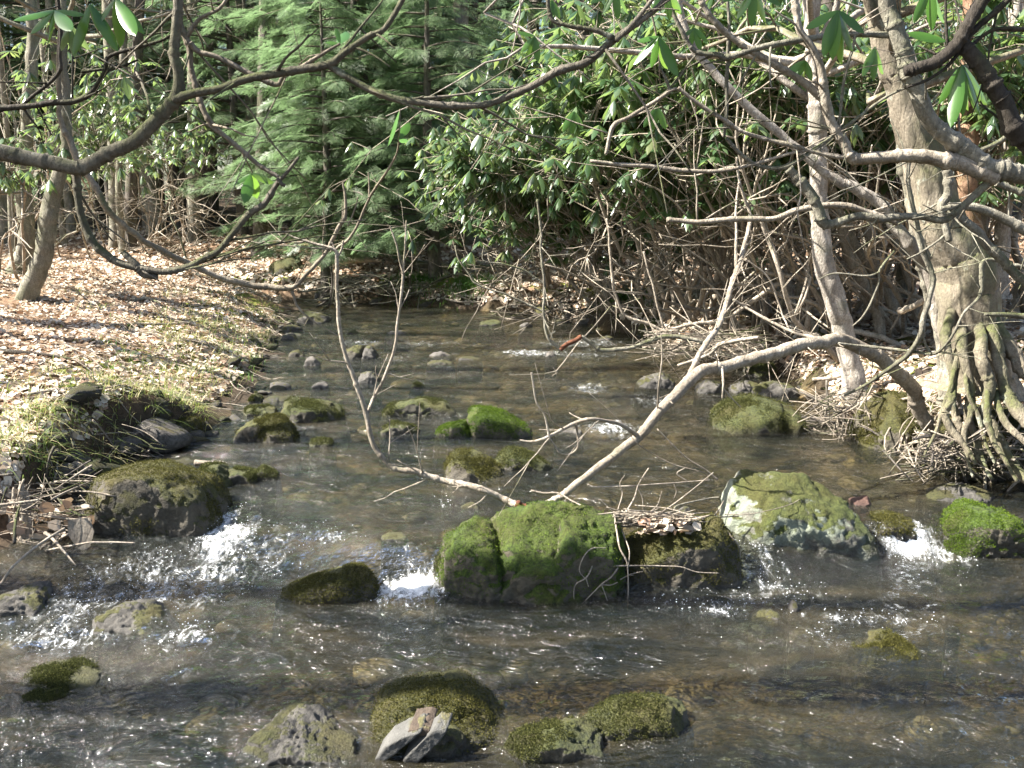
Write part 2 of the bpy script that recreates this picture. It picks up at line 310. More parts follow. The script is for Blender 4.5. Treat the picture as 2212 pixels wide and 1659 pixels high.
def gz(x, y, detail=True):
    x = np.asarray(x, float); y = np.asarray(y, float); P = np.stack([x, y, np.zeros_like(x)], -1)
    wob = .16 * noise(P, 1.7, 4) + .07 * noise(P, 5, 9)
    dl = XL(y) - x + wob; dr = x - XR(y) + wob
    steep = sstep(4.3, 5.2, y) * (1 - sstep(6.3, 7.6, y))
    zl = np.interp(dl, [-1.2, -.4, 0, .25, .7, 1.6, 4, 9, 30], [-.30, -.17, -.03, .04, .20, .38, .56, .72, .9])
    zl2 = np.interp(dl, [-1.2, -.4, 0, .18, .34, .8, 4, 9, 30], [-.30, -.14, -.03, .08, .32, .41, .57, .72, .9])
    zl = zl * (1 - steep) + zl2 * steep
    zr = np.interp(dr, [-1.2, -.4, 0, .2, .6, 1.6, 5, 12, 40], [-.30, -.2, -.04, .16, .30, .40, .55, .8, 1.2])
    z = np.maximum(zl, zr)
    z = z + .05 * sstep(0, .8, np.maximum(dl, dr)) * fbm(P, 1.1, 4, 2) * 2 + .07 * (1 - sstep(-.3, .1, np.maximum(dl, dr))) * fbm(P, 2.4, 3, 33)
    z = z + wlevel(x, y) * (1 - sstep(-.1, .5, np.maximum(dl, dr)))
    z = z + sstep(17, 60, y) * 1.2
    if detail: z = z + .018 * fbm(P, 14, 3, 5) + .02 * fbm(P, 5, 3, 8)
    return z
def gzs(x, y): return float(gz(np.array([x]), np.array([y]))[0])
def on_ground(dx, dy):
    r = ray(dx, dy); o = np.array([0, 0, CZ]); t = np.linspace(1.5, 60, 4000)
    P = o + r * t[:, None]; g = gz(P[:, 0], P[:, 1]); k = np.argmax(P[:, 2] < g); return P[k] if P[k, 2] < g[k] else P[-1]
# ground sheet
ny, nx = 520, 460
ys = -5 + (np.exp(np.linspace(0, 1, ny) * 3.0) - 1) / (math.e ** 3 - 1) * 115
us = np.linspace(-1, 1, nx); us = np.sign(us) * np.abs(us) ** 1.5
Yg, Ug = np.meshgrid(ys, us, indexing='ij'); Wd = 13 + 1.0 * np.maximum(Yg, 0); Xg = Ug * Wd
Zg = gz(Xg.ravel(), Yg.ravel())
P2 = np.stack([Xg.ravel(), Yg.ravel(), np.zeros(Xg.size)], -1)
dl = XL(P2[:, 1]) - P2[:, 0]; dr = P2[:, 0] - XR(P2[:, 1]); dm = np.maximum(dl, dr)
bed = 1 - sstep(-.08, .08, dm + .12 * noise(P2, 4, 3))
soil_far_dark = (1 - sstep(.15, .5, dm + .15 * noise(P2, 6, 13))) + .9 * sstep(19, 24, P2[:, 1])  # soil along the bank edge, then the same dark tone over the far floor
mossa = .55 * sstep(.3, .7, dm) * (1 - sstep(1.0, 2.6, dm + .8 * noise(P2, .8, 5)))
idx = np.arange(ny * nx).reshape(ny, nx); Qg = np.stack([idx[:-1, :-1], idx[:-1, 1:], idx[1:, 1:], idx[1:, :-1]], -1).reshape(-1, 4)
g = mk('ground', np.stack([Xg.ravel(), Yg.ravel(), Zg], -1), Qg, None, ground_mat(), attrs={'bed': bed, 'soil': np.clip(soil_far_dark, 0, 1), 'moss': mossa}); tag(g, kind='structure')
# water sheet, foam and chop read from the photo
FOAM = [(560, 1215, 120, 30, .6), (700, 1190, 90, 14, .6), (470, 1240, 90, 40, .7), (330, 1230, 90, 30, .65), (150, 1380, 160, 26, .7), (520, 1300, 60, 50, .45), (1150, 766, 70, 8, .8), (930, 745, 120, 8, .6), (780, 745, 50, 7, .7), (1250, 745, 100, 8, .7), (1000, 800, 150, 10, .45), (1400, 870, 60, 12, .65), (1480, 1310, 120, 30, .5), (1680, 1290, 140, 40, .55), (1870, 1350, 160, 16, .6), (2000, 1225, 120, 20, .4), (1760, 1400, 80, 14, .5), (480, 1170, 40, 30, .9), (1645, 1210, 40, 30, .7), (860, 780, 40, 7, .6), (1330, 945, 80, 18, .6), (1180, 910, 40, 8, .4), (980, 1085, 50, 8, .5), (640, 1180, 110, 14, .5), (490, 1190, 60, 30, 1.0), (440, 1170, 90, 25, .7), (620, 1190, 70, 18, .55), (740, 1195, 60, 10, .5), (360, 1290, 90, 40, .75), (440, 1310, 60, 30, .7), (280, 1260, 60, 30, .5),
        (180, 1320, 90, 60, .7), (80, 1350, 80, 60, .55), (90, 1390, 110, 16, .7), (320, 1350, 60, 40, .6), (400, 1395, 70, 26, .75), (370, 1470, 35, 22, .5), (250, 1420, 90, 25, .3),
        (880, 1245, 70, 30, .62), (885, 1290, 70, 22, 1.25), (600, 1260, 60, 15, .3), (250, 1200, 120, 30, .3), (550, 1330, 60, 40, .3),
        (1650, 1235, 60, 35, .7), (1610, 1300, 110, 30, .55), (1560, 1330, 60, 18, .7), (1720, 1270, 80, 30, .3), (1440, 1330, 90, 12, .4), (1400, 1295, 60, 14, .35),
        (1960, 1180, 60, 12, 1.2), (2050, 1195, 70, 16, .8), (1930, 1195, 60, 20, .4), (2080, 1230, 60, 20, .4), (1310, 1262, 45, 14, .8), (1260, 1275, 25, 12, .6),
        (1830, 1355, 90, 14, .65), (1720, 1395, 40, 10, .5), (1960, 1360, 90, 10, .5), (2060, 1372, 50, 8, .4), (1760, 1370, 60, 22, .45), (1630, 1420, 20, 25, .35),
        (1320, 930, 70, 16, .8), (1330, 850, 60, 30, .4), (1270, 845, 50, 12, .75), (960, 1100, 25, 8, .7), (1240, 770, 120, 8, .65), (1150, 770, 60, 8, .4), (1270, 760, 40, 10, .55), (830, 760, 40, 6, .3), (900, 900, 60, 10, .2), (1040, 1105, 40, 8, .4),
        (1470, 1180, 20, 30, .1), (1100, 1590, 60, 30, .3), (760, 1620, 40, 20, .45), (1000, 1640, 60, 25, .4)]
def foam_at(X, Y):
    o = np.zeros_like(X)
    for a, b, ra_, rb, st in FOAM:
        zc = -.16 if b > 1260 else (-.02 if b < 1150 else -.1)
        c = gnd(a, b, zc); ex = gnd(a + ra_, b, zc)[0] - c[0]; ey = abs(gnd(a, b - rb, zc)[1] - gnd(a, b + rb, zc)[1]) / 2
        o = np.maximum(o, st * np.exp(-(((X - c[0]) / ex / 1.35) ** 2 + ((Y - c[1]) / ey / 1.5) ** 2) * .9))
    return o
ny, nx = 700, 460
yw = .3 + (np.exp(np.linspace(0, 1, ny) * 2.6) - 1) / (math.e ** 2.6 - 1) * 24
Yw, Uw = np.meshgrid(yw, np.linspace(0, 1, nx), indexing='ij')
Xw = (XL(Yw) - .9) + Uw * (np.maximum(XR(Yw), XL(Yw) + 1.0) - XL(Yw) + 1.8)
x, y = Xw.ravel(), Yw.ravel(); P2 = np.stack([x, y, np.zeros_like(x)], -1)
fo = foam_at(x, y); lo = sstep(4.9, 4.0, y)
lv = wlevel(x, y); slope = np.abs(lv - wlevel(x, y + .06)) / .06
rough = np.clip(fo * 1.0 + .18 + .35 * slope, 0, 1.3)
Pst = P2 * np.array([.75, 1.35, 1])
zz = lv + .014 * fbm(Pst, 2.2, 3, 71) * (.8 + 1.2 * lo) + .007 * fbm(Pst, 8, 3, 81, .6) + rough * (.034 * fbm(P2, 8, 3, 61, .6) + .012 * fbm(P2, 28, 2, 51)) - .0
w_ = mk('stream_water', np.stack([x, y, zz], -1), np.stack([(i := np.arange(ny * nx).reshape(ny, nx))[:-1, :-1], i[:-1, 1:], i[1:, 1:], i[1:, :-1]], -1).reshape(-1, 4), None, water_mat(), attrs={'foam': fo, 'rough': rough})
w_.name = 'water'; tag(w_, kind='structure')
# splash beads thrown up where the water breaks
ico = bmesh.new(); bmesh.ops.create_icosphere(ico, subdivisions=1, radius=1); icoV = np.array([v.co[:] for v in ico.verts]); icoF = np.array([[v.index for v in f.verts] for f in ico.faces]); ico.free()
sel = np.where((fo > .3) & (y < 5.6) & (y > 3.0))[0]; pr = fo[sel] ** 2; sel = rng.choice(sel, 1500, p=pr / pr.sum())
sz = rng.uniform(.0008, .0024, 1500); pos = np.stack([x[sel], y[sel], zz[sel] + rng.exponential(.008, 1500)], -1) + rng.normal(0, .01, (1500, 3)) * [1, 1, 0]
V, T_ = tpl_scatter(icoV, icoF, np.eye(3)[None] * sz[:, None, None] * np.array([1.3, 1, 1]), pos)
fm = NT('spray'); fm.p.inputs['Base Color'].default_value = (.9, .92, .92, 1); fm.p.inputs['Roughness'].default_value = .05; fm.p.inputs['Specular IOR Level'].default_value = 1
tag(mk('splashing_water', V, None, T_, fm.m), 'white beads of splashing water over the riffles', 'splash', kind='stuff')
# ------------------------------------------------------------------ rocks
_ico = {}
def icosp(n):
    if n not in _ico:
        b = bmesh.new(); bmesh.ops.create_icosphere(b, subdivisions=n, radius=1); b.verts.ensure_lookup_table()
        _ico[n] = (np.array([v.co[:] for v in b.verts]), np.array([[v.index for v in f.verts] for f in b.faces])); b.free()
    return _ico[n]
def hull_r(pts, c, D, p=16, cuts=18):
    b = bmesh.new()
    for q in pts: b.verts.new(tuple(float(v) for v in q))
    bmesh.ops.convex_hull(b, input=b.verts[:]); b.normal_update()
    N = []; d = []
    for f in b.faces:
        n = np.array(f.normal[:]); v = np.array(f.verts[0].co[:]); dd = n @ (v - c)
        if dd < 0: n, dd = -n, -dd
        N.append(n); d.append(max(dd, 1e-3))
    b.free(); A = np.c_[np.array(N), np.array(d)]; keep = []
    for i, a in enumerate(A):
        if all(a[:3] @ A[j, :3] < .985 for j in keep): keep.append(i)
    pl = [A[j] for j in keep]; rr_ = np.random.default_rng(int(abs(c[0] * 997 + c[1] * 131)) + len(pts)); PP = np.asarray(pts) - c
    for i in range(cuts):
        n = rr_.normal(0, 1, 3); n[2] = abs(n[2]) * .9; n /= np.linalg.norm(n); pl.append(np.r_[n, (PP @ n).max() * rr_.uniform(.76, .94)])
    pl = np.array(pl); N = pl[:, :3]; d = np.maximum(pl[:, 3], 1e-3); k = np.maximum(D @ N.T, 0) / d
    return np.power(np.power(k, p).sum(1), -1 / p)
def rock(name, polys, baseD, depth, mat, label, zb=0.0, sub=5, amp=1.0, front=None, cat='rock', group=None, p=24, sc=.72, seed=None, Y=None, cuts=18, plate=False):
    """polys: silhouettes (convex, D px) sharing a centre; baseD: D y of the waterline; zb: height of that line"""
    global _rs
    if not isinstance(polys[0], list): polys = [polys]
    allp = [q for pl in polys for q in pl]; cxD = np.mean([q[0] for q in allp]); bl = baseD if isinstance(baseD, list) else [baseD] * len(polys); baseD = bl[0]
    hulls = []
    for pl, bD in zip(polys, bl):
        Yb = Y if Y else gnd(cxD, bD, zb)[1]; Yc = Yb + depth * .5; top = min(q[1] for q in pl)
        S0 = np.array([at(a, b, Yb + (Yc - Yb) * min(1, max(0, 1.25 * (bD - b) / (bD - top)))) for a, b in pl]); bc = np.array([S0[:, 0].mean(), Yc, zb - .02]); H = [S0]
        for k, (dy, s_) in enumerate(((-.5, sc), (.5, sc))):
            q = bc + (S0 - bc) * [s_, 1, s_ if not (front and k == 0) else .0]; q[:, 1] = Yc + dy * depth; H.append(q)
        low = S0.copy(); low[:, 2] = zb - .22; H.append(low)
        for dy in (-.5, .5):
            l2 = bc + (low - bc) * [.85, 1, 1]; l2[:, 1] = Yc + dy * depth; H.append(l2)
        if front:
            for a, b in front: H.append(np.array([at(a, b, Yb)]))
        if plate: S1 = np.array([at(a, b, Yb) for a, b in pl]); H = [S1, S1 + [.02, depth, .03]]
        hulls.append(np.vstack(H))
    D, T = icosp(sub); sd = seed if seed is not None else int(abs(cxD * 7 + baseD)) % 991; VV = []; TT = []
    for k, h in enumerate(hulls):
        c = h.mean(0); c[2] = c[2] if plate else max(c[2], zb - .03)
        r = hull_r(h, c, D, p * 2.4, cuts) * 1.09; V = c + D * r[:, None]; size = r.mean()
        rid = 1 - 2 * np.abs(fbm(V, 2.6 / size, 3, sd + 31))
        off = (.13 * fbm(V, 1.1 / size, 3, sd) + .06 * fbm(V, 4 / size, 4, sd + 5, .6) - .05 * np.clip(rid - .75, 0, 1) * 4) * size * amp + .012 * fbm(V, 40, 3, sd + 9, .7) * min(1, size * 6)
        VV.append(V + D * off[:, None]); TT.append(T + k * len(D))
    V = np.vstack(VV); T = np.vstack(TT)
    o = mk(name, V, None, T, mat); centre_origin(o); tag(o, label, cat, group)
    tm = TUFT.get(mat.name); Yn = V[:, 1].mean()
    if tm and Yn < 9.5:
        nv = len(V); N = np.empty(nv * 3, np.float32); o.data.vertices.foreach_get('normal', N); N = N.reshape(-1, 3); rg = np.random.default_rng(sd)
        ext = np.ptp(V, axis=0); n = int(min(22000, 42000 * ext[0] * (ext[1] + ext[2]) * (5 / Yn) ** 1.2)); ok = np.where((V[:, 2] > zb + .015) & (N[:, 2] > -.25) & (1.3 * fbm(V, 5, 4, 7) + .42 * N[:, 2] + .25 * fbm(V, 22, 2, 3) > .08 + .14 * (mat.name == 'rock_dark_moss')))[0]
        if len(ok) > 50:
            j = rg.choice(ok, n); P = V[j] + rg.normal(0, 1, (n, 3)) * (ext.max() / 2 ** sub * .5); nn = N[j] + rg.normal(0, .6, (n, 3)); sz = rg.uniform(.5, 1.3, n) * .0055 * (Yn / 5) ** .4; sd3 = rg.normal(0, 1, (n, 3))
            Vt, Tt = tpl_scatter(np.array([(-.4, 0, 0), (.4, 0, 0), (.1, 1, 0), (0, 0, -.4), (0, 0, .4), (-.15, .9, .1)]), np.array([(0, 1, 2), (3, 4, 5)]), frames(nn, sd3, sz, sz, sz), P - N[j] * .001)
            Vt = Vt - np.array(o.location); mk('moss', Vt, None, Tt.reshape(-1, 3), tm, o, smooth=False)
    return o
TUFT = {'rock_olive_moss': leafmat('moss_olive', [(0, (.03, .03, .008)), (.5, (.08, .078, .018)), (1, (.19, .175, .045))], .8, .2, .2, tcol=(.2, .2, .05)),
        'rock_bright_moss': leafmat('moss_bright', [(0, (.03, .05, .006)), (.5, (.085, .14, .012)), (1, (.20, .29, .025))], .8, .25, .2, tcol=(.2, .35, .04)),
        'rock_dark_moss': leafmat('moss_dark', [(0, (.02, .025, .008)), (.6, (.07, .075, .02)), (1, (.2, .2, .06))], .8, .2, .2, tcol=(.12, .15, .04))}
rock('mossy_boulder', [(212, 1040), (300, 1022), (400, 1020), (428, 1050), (448, 1110), (452, 1150), (420, 1165), (215, 1165), (206, 1110)], 1172, .55, ROCK_OLIVE,
     'large block-shaped boulder coated in olive moss beside the left bank debris', zb=-.06, sub=6, front=[(325, 1052), (240, 1060), (322, 1180), (235, 1168), (420, 1095)], p=26, sc=.9, amp=.6, cuts=3)
rock('mossy_boulder', [[(985, 1125), (1020, 1117), (1060, 1135), (1090, 1200), (1080, 1285), (1000, 1290), (967, 1250), (965, 1160)],
      [(1060, 1130), (1120, 1108), (1185, 1104), (1260, 1110), (1320, 1125), (1338, 1180), (1250, 1268), (1050, 1285), (1040, 1200)],
      [(1190, 1092), (1240, 1088), (1320, 1108), (1330, 1150), (1180, 1160)]], 1290, .5, ROCK_GREEN,
     'largest boulder in midstream, bright green moss, split by a dark cleft', zb=-.13, sub=6, amp=1.1, p=18, cuts=9)
rock('mossy_boulder', [(1340, 1195), (1370, 1165), (1460, 1140), (1550, 1128), (1582, 1170), (1600, 1235), (1575, 1268), (1380, 1262), (1338, 1235)], 1270, .42, ROCK_OLIVE,
     'flat-topped dark olive boulder holding up the pile of dead twigs', zb=-.13, sub=6, p=20, amp=.8, cuts=5)
rock('lichen_boulder', [(1550, 1050), (1560, 1035), (1600, 1024), (1650, 1028), (1740, 1046), (1800, 1076), (1835, 1122), (1897, 1185), (1887, 1212), (1720, 1207), (1650, 1182), (1590, 1135)], 1213, .5, ROCK_LICH,
     'big sloping boulder with pale grey-green lichen, right of the twig pile', zb=-.13, sub=6, p=20, amp=.9, cuts=8, front=[(1700, 1120), (1800, 1180), (1880, 1200), (1660, 1175)])
rock('mossy_boulder', [(2035, 1100), (2075, 1082), (2130, 1078), (2180, 1092), (2208, 1130), (2215, 1195), (2110, 1206), (2050, 1175)], 1205, .4, ROCK_GREEN,
     'half-shaded boulder with bright moss at the right edge of the picture', zb=-.13, sub=6, amp=1.0)
rock('mossy_rock', [(585, 1290), (640, 1252), (740, 1225), (800, 1232), (817, 1285), (790, 1310), (640, 1308)], 1310, .3, ROCK_OLIVE,
     'low wedge of moss left of the small white waterfall', zb=-.14, sub=6, p=12)
rock('mossy_rock', [(812, 1515), (840, 1497), (960, 1500), (1035, 1522), (1080, 1572), (1090, 1620), (1000, 1650), (830, 1640), (800, 1580)], 1640, .45, ROCK_OLIVE,
     'broad mossy rock at the bottom centre with grey broken slabs at its foot', zb=-.2, sub=6)
rock('wet_rock', [(505, 1650), (560, 1578), (625, 1566), (720, 1585), (780, 1640), (760, 1675), (520, 1680)], 1680, .35, ROCK_GREY, 'dark wet rock cut by the bottom edge, left of the grey slabs', zb=-.2, sub=6, amp=1.3)
rock('mossy_rock', [[(1092, 1612), (1140, 1580), (1240, 1560), (1320, 1580), (1300, 1615), (1180, 1640), (1100, 1645)], [(1230, 1580), (1300, 1540), (1390, 1512), (1470, 1505), (1498, 1530), (1470, 1575), (1300, 1612)]], [1650, 1612], .2, ROCK_DKMOSS,
     'long low dark mossy rock at the bottom, right of centre', zb=-.19, sub=6)
rock('wet_rock', [(830, 1665), (880, 1645), (960, 1640), (1010, 1660), (1010, 1700), (840, 1700)], 1700, .25, ROCK_GREY, 'grey wet stone showing only its top at the bottom edge', zb=-.2)
rock('stone_slab', [(812, 1660), (812, 1640), (835, 1612), (872, 1592), (902, 1584), (880, 1606), (850, 1622)], 1655, .07, ROCK_SLAB, 'thin grey broken slab tilted up at the foot of the broad mossy rock', zb=-.19, amp=.15, p=30, plate=True, cuts=0)
rock('stone_slab', [(878, 1650), (872, 1640), (935, 1580), (962, 1582), (950, 1600), (900, 1648)], 1656, .06, ROCK_SLAB, 'second pale slab leaning just right of the tilted grey slab', zb=-.19, amp=.15, p=30, plate=True, cuts=0)
rock('stone_slab', [(880, 1588), (884, 1578), (915, 1573), (928, 1578), (920, 1588)], 1650, .08, ROCK_CHIP, 'tan flat chip of stone lying across the two slabs', zb=-.19, amp=.15, p=30, plate=True, cuts=0)
rock('mossy_rock', [(958, 1010), (985, 977), (1030, 982), (1080, 1028), (1075, 1045), (960, 1040)], 1042, .4, ROCK_OLIVE, 'pyramid-shaped olive-grey rock half sunk in mid channel', zb=0, amp=.6)
rock('mossy_rock', [(1066, 985), (1100, 968), (1150, 980), (1198, 1008), (1190, 1018), (1080, 1014)], 1016, .3, ROCK_DKMOSS, 'dark-sided low rock just right of the pyramid-shaped rock')
rock('mossy_rock', [(1003, 895), (1030, 882), (1065, 884), (1110, 902), (1155, 945), (1020, 945)], 945, .5, ROCK_GREEN, 'sloping light green mossy rock in the middle of the channel')
rock('mossy_rock', [(940, 935), (985, 906), (1012, 912), (1018, 940), (950, 948)], 946, .3, ROCK_GREEN, 'smaller mossy rock touching the left end of the sloping green rock')
rock('mossy_rock', [(815, 890), (850, 870), (910, 864), (970, 875), (990, 898), (820, 902)], 900, .25, ROCK_DKMOSS, 'low elongated moss hump behind the drooping bare branch fork')
rock('mossy_rock', [(820, 935), (850, 912), (880, 910), (905, 932), (830, 942)], 938, .2, ROCK_DKMOSS, 'small round moss hump in front of the elongated hump')
rock('mossy_boulder', [[(1552, 905), (1580, 870), (1640, 857), (1690, 875), (1700, 925), (1560, 925)], [(1640, 870), (1700, 880), (1745, 908), (1738, 935), (1650, 938)]], 935, .7, ROCK_DKMOSS, 'wide flat boulder, half dark, against the right bank')
rock('wet_rock', [(1378, 835), (1400, 815), (1430, 806), (1456, 815), (1452, 838)], 838, .35, ROCK_GREY, 'pointed dark rock in the water under the arching pale branch')
rock('wet_rock', [(1505, 835), (1530, 822), (1560, 828), (1568, 848), (1510, 850)], 848, .3, ROCK_GREY, 'dark wet rock behind the arching pale branch, beside the pointed one')
rock('wet_rock', [(1575, 838), (1610, 825), (1640, 832), (1645, 850), (1580, 852)], 850, .3, ROCK_GREY, 'third dark wet rock under the arching branch, nearest the right bank')
rock('mossy_rock', [(1612, 795), (1640, 778), (1668, 782), (1676, 810), (1620, 815)], 815, .35, ROCK_DKMOSS, 'mossy lump on the right shore behind the arching branch')
rock('grey_stone', [(1630, 840), (1680, 820), (1720, 830), (1735, 858), (1640, 858)], 856, .3, ROCK_GREY, 'pale grey stone on the shore below the speckled white trunk')
rock('mossy_rock', [(336, 947), (372, 912), (420, 900), (428, 912), (402, 938), (350, 955)], 952, .3, ROCK_OLIVE, 'lit slanting mossy slab on the left shore, leftmost of the shore rocks')
rock('mossy_rock', [(498, 938), (540, 906), (608, 898), (632, 915), (560, 950), (508, 958)], 952, .35, ROCK_OLIVE, 'brown-topped rock behind the round olive rock on the left shore', amp=.8)
rock('mossy_rock', [(557, 942), (580, 918), (630, 912), (642, 940), (638, 960), (562, 960)], 958, .25, ROCK_OLIVE, 'round olive moss rock at the water edge on the left', p=9)
rock('mossy_rock', [(668, 950), (690, 943), (716, 948), (720, 966), (672, 967)], 966, .15, ROCK_DKMOSS, 'small square dark rock right of the round olive rock')
rock('mossy_boulder', [(597, 880), (630, 862), (685, 860), (735, 880), (742, 905), (690, 915), (602, 908)], 912, .4, ROCK_DKMOSS, 'long dark boulder with green growth near the left shore')
rock('dark_rock', [(412, 1020), (440, 996), (462, 993), (480, 1012), (490, 1045), (470, 1056), (422, 1045)], 1055, .3, ROCK_DKMOSS, 'round black shaded rock behind the block-shaped boulder', p=9)
rock('dark_rock', [(480, 1020), (510, 1012), (548, 1014), (556, 1040), (490, 1046)], 1045, .2, ROCK_DKMOSS, 'flat black rock in the middle of the three shaded rocks')
rock('dark_rock', [(546, 1025), (570, 1006), (592, 1022), (594, 1036), (552, 1038)], 1037, .2, ROCK_DKMOSS, 'small black pointed rock, rightmost of the three shaded rocks')
rock('dark_rock', [(526, 885), (550, 876), (585, 878), (592, 898), (532, 902)], 900, .25, ROCK_DKMOSS, 'dark lump left of the long dark boulder')
rock('dark_rock', [(538, 862), (552, 846), (566, 862), (560, 872), (542, 872)], 870, .15, ROCK_DKMOSS, 'small pointed black stone standing above the left shore stones')
rock('mossy_rock', [(745, 760), (765, 748), (785, 750), (788, 772), (750, 776)], 775, .4, ROCK_OLIVE, 'green lump of moss left of the black stone, behind the hanging branches')
rock('dark_rock', [(780, 762), (795, 746), (810, 762), (814, 775), (782, 776)], 776, .3, ROCK_GREY, 'black pointed stone amid the far riffle')
rock('dark_rock', [(772, 812), (797, 800), (818, 822), (815, 830), (775, 830)], 830, .3, ROCK_GREY, 'dark pointed stone seen inside the fork of the hanging branch')
rock('mossy_rock', [(190, 1330), (230, 1308), (285, 1312), (330, 1345), (352, 1375), (290, 1385), (205, 1378)], 1382, .3, ROCK_GREY, 'submerged dark rock with white water pouring over it, lower left', zb=-.15, amp=1.4)
rock('wet_rock', [(-20, 1300), (30, 1275), (62, 1270), (95, 1300), (92, 1335), (-10, 1340)], 1338, .3, ROCK_GREY, 'black wet rock at the left edge amid the rapids', zb=-.14, amp=1.4)
rock('mossy_rock', [(25, 1475), (75, 1453), (140, 1448), (215, 1456), (225, 1480), (120, 1500), (40, 1500)], 1498, .25, ROCK_DKMOSS, 'dark flat rock with one mossy tip in the lower left corner', zb=-.17)
rock('wet_rock', [(-30, 1530), (60, 1508), (140, 1506), (160, 1520), (20, 1545)], 1545, .2, ROCK_DKMOSS, 'barely emerging wet ledge below the dark flat rock', zb=-.18)
rock('wet_rock', [(1628, 1340), (1668, 1318), (1702, 1342), (1690, 1352), (1640, 1352)], 1350, .15, ROCK_GREY, 'low dark rock in the riffle under the lichen boulder', zb=-.15)
rock('wet_rock', [(1704, 1320), (1716, 1290), (1728, 1318), (1724, 1332), (1706, 1332)], 1332, .1, ROCK_GREY, 'small upright black stone beside the low dark rock', zb=-.15)
rock('mossy_rock', [(1842, 1418), (1882, 1393), (1952, 1385), (1995, 1408), (1985, 1438), (1862, 1440)], 1438, .25, ROCK_OLIVE, 'round spotted moss hump washed by the water, lower right', zb=-.16, amp=1.2)
rock('wet_rock', [(1850, 1130), (1900, 1112), (1970, 1122), (1985, 1160), (1870, 1165)], 1163, .25, ROCK_OLIVE, 'brown sunken rock under the small fall beside the edge boulder', zb=-.06)
rock('red_stone', [(1842, 1082), (1877, 1073), (1886, 1092), (1850, 1095)], 1094, .15, ROCK_RED, 'reddish stone in the water right of the lichen boulder', amp=.6)
rock('grey_stone', [(2010, 1085), (2060, 1050), (2120, 1052), (2160, 1080), (2100, 1095)], 1092, .3, ROCK_GREY, 'dark grey stone right behind the edge boulder with a tuft of grass', zb=-.02)
rock('wet_rock', [(940, 1215), (952, 1192), (965, 1198), (966, 1240), (945, 1240)], 1245, .12, ROCK_DKMOSS, 'thin dark stone squeezed beside the small waterfall', zb=-.1)
rock('wet_rock', [(1460, 1110), (1475, 1092), (1492, 1100), (1495, 1125), (1465, 1125)], 1125, .1, ROCK_GREY, 'small dark pointed stone poking out behind the twig pile', zb=0)
rock('mossy_boulder', [(2035, 960), (2060, 900), (2120, 880), (2212, 890), (2300, 930), (2300, 1010), (2150, 1020), (2050, 1000)], 1040, .8, ROCK_OLIVE, 'mossy bank boulder gripped by the roots of the big tree', zb=0, sub=6, amp=1.4)
rock('mossy_boulder', [(1867, 900), (1888, 856), (1956, 852), (2023, 875), (2040, 915), (1985, 975), (1905, 975), (1870, 940)], 978, .6, ROCK_OLIVE, 'rounded moss mound overhanging the water on the right bank', zb=0, sub=6)
rock('mossy_boulder', [(575, 600), (600, 556), (640, 550), (665, 590), (655, 640), (590, 640)], 650, .9, ROCK_DKMOSS, 'shaded green boulder in the woods past the left bank', Y=16.6, zb=.2)
rock('mossy_rock', [(640, 692), (665, 672), (700, 676), (712, 694), (650, 700)], 698, .6, ROCK_GREY, 'flat grey-green rock at the tip of the left bank far upstream')
rock('mossy_rock', [(975, 655), (990, 622), (1030, 612), (1065, 640), (1060, 668)], 668, .8, ROCK_OLIVE, 'grass-capped mound over a dark hollow on the far bank', Y=15, zb=0)
rock('mossy_rock', [(1075, 660), (1085, 632), (1110, 620), (1160, 640), (1170, 668)], 668, .8, ROCK_BARE, 'sandy bank lump right of the dark hollow, far bank', Y=14.6, zb=0)
rock('mossy_rock', [(1308, 660), (1330, 642), (1390, 640), (1400, 665), (1320, 672)], 672, .5, ROCK_GREEN, 'bright green moss cushion on the far right bank', Y=13.5, zb=.1)
for k, (a, b, wd, hh, lb) in enumerate([(1060, 703, 60, 12, 'flat mossy stone far upstream in mid channel'), (1135, 706, 30, 8, 'small pale stone right of the flat mossy stone upstream'),
        (1270, 700, 60, 16, 'whitish wet stone at the far right shore'), (1320, 690, 50, 20, 'mossy stone next to the whitish wet stone'), (1215, 698, 40, 9, 'low stone left of the whitish wet stone'),
        (1360, 712, 60, 14, 'grey-green stone by the shore left of the twig heap'), (1190, 770, 26, 12, 'dark stone splitting the far riffle'), (950, 770, 50, 8, 'thin flat stone in the far riffle near the branch'),
        (950, 787, 60, 9, 'flat brown stone below the far riffle'), (1015, 778, 50, 7, 'narrow wet stone right of the flat brown one'), (900, 838, 30, 12, 'dark stone between the branch fork and midstream'),
        (670, 790, 40, 18, 'grey stone by the left shore, above the green lump'), (690, 838, 40, 14, 'round stone at the left shore below the grey one'), (640, 770, 36, 14, 'stone at the far left water edge'),
        (625, 735, 40, 14, 'pale stone at the left shore under the low branch'), (760, 722, 30, 10, 'small dark stone upstream near the hanging branch'), (855, 722, 50, 6, 'low dark ripple stone upstream'),
        (1228, 935, 60, 10, 'sunken brown stone under the looped twig'), (1015, 1098, 40, 12, 'blue-grey stone just above the boulder line'), (850, 1165, 60, 10, 'ochre stone under thin water left of the cleft boulder'),
        (1500, 700, 60, 24, 'shadowed stone under the twig heap'), (1560, 745, 60, 30, 'dark clod at the twig heap end'), (1735, 1370, 50, 10, 'stone below the low dark rock'), (2060, 1362, 28, 12, 'tiny black stone in the right riffle'), (1310, 735, 40, 8, 'tiny stone under the orange broken tip')]):
    m_ = [ROCK_DKMOSS, ROCK_BARE, ROCK_BARE, ROCK_OLIVE, ROCK_GREY][k % 5]; zb = 0 if b < 1200 else -.15
    rock('stone', [(a - wd / 2, b), (a - wd / 4, b - hh * .9), (a + wd / 6, b - hh), (a + wd / 2, b - hh * .2), (a + wd * .3, b + 2)], b, wd * S * gnd(a, b)[1] / F * .8, m_, lb, zb=zb, sub=4, amp=1.3)
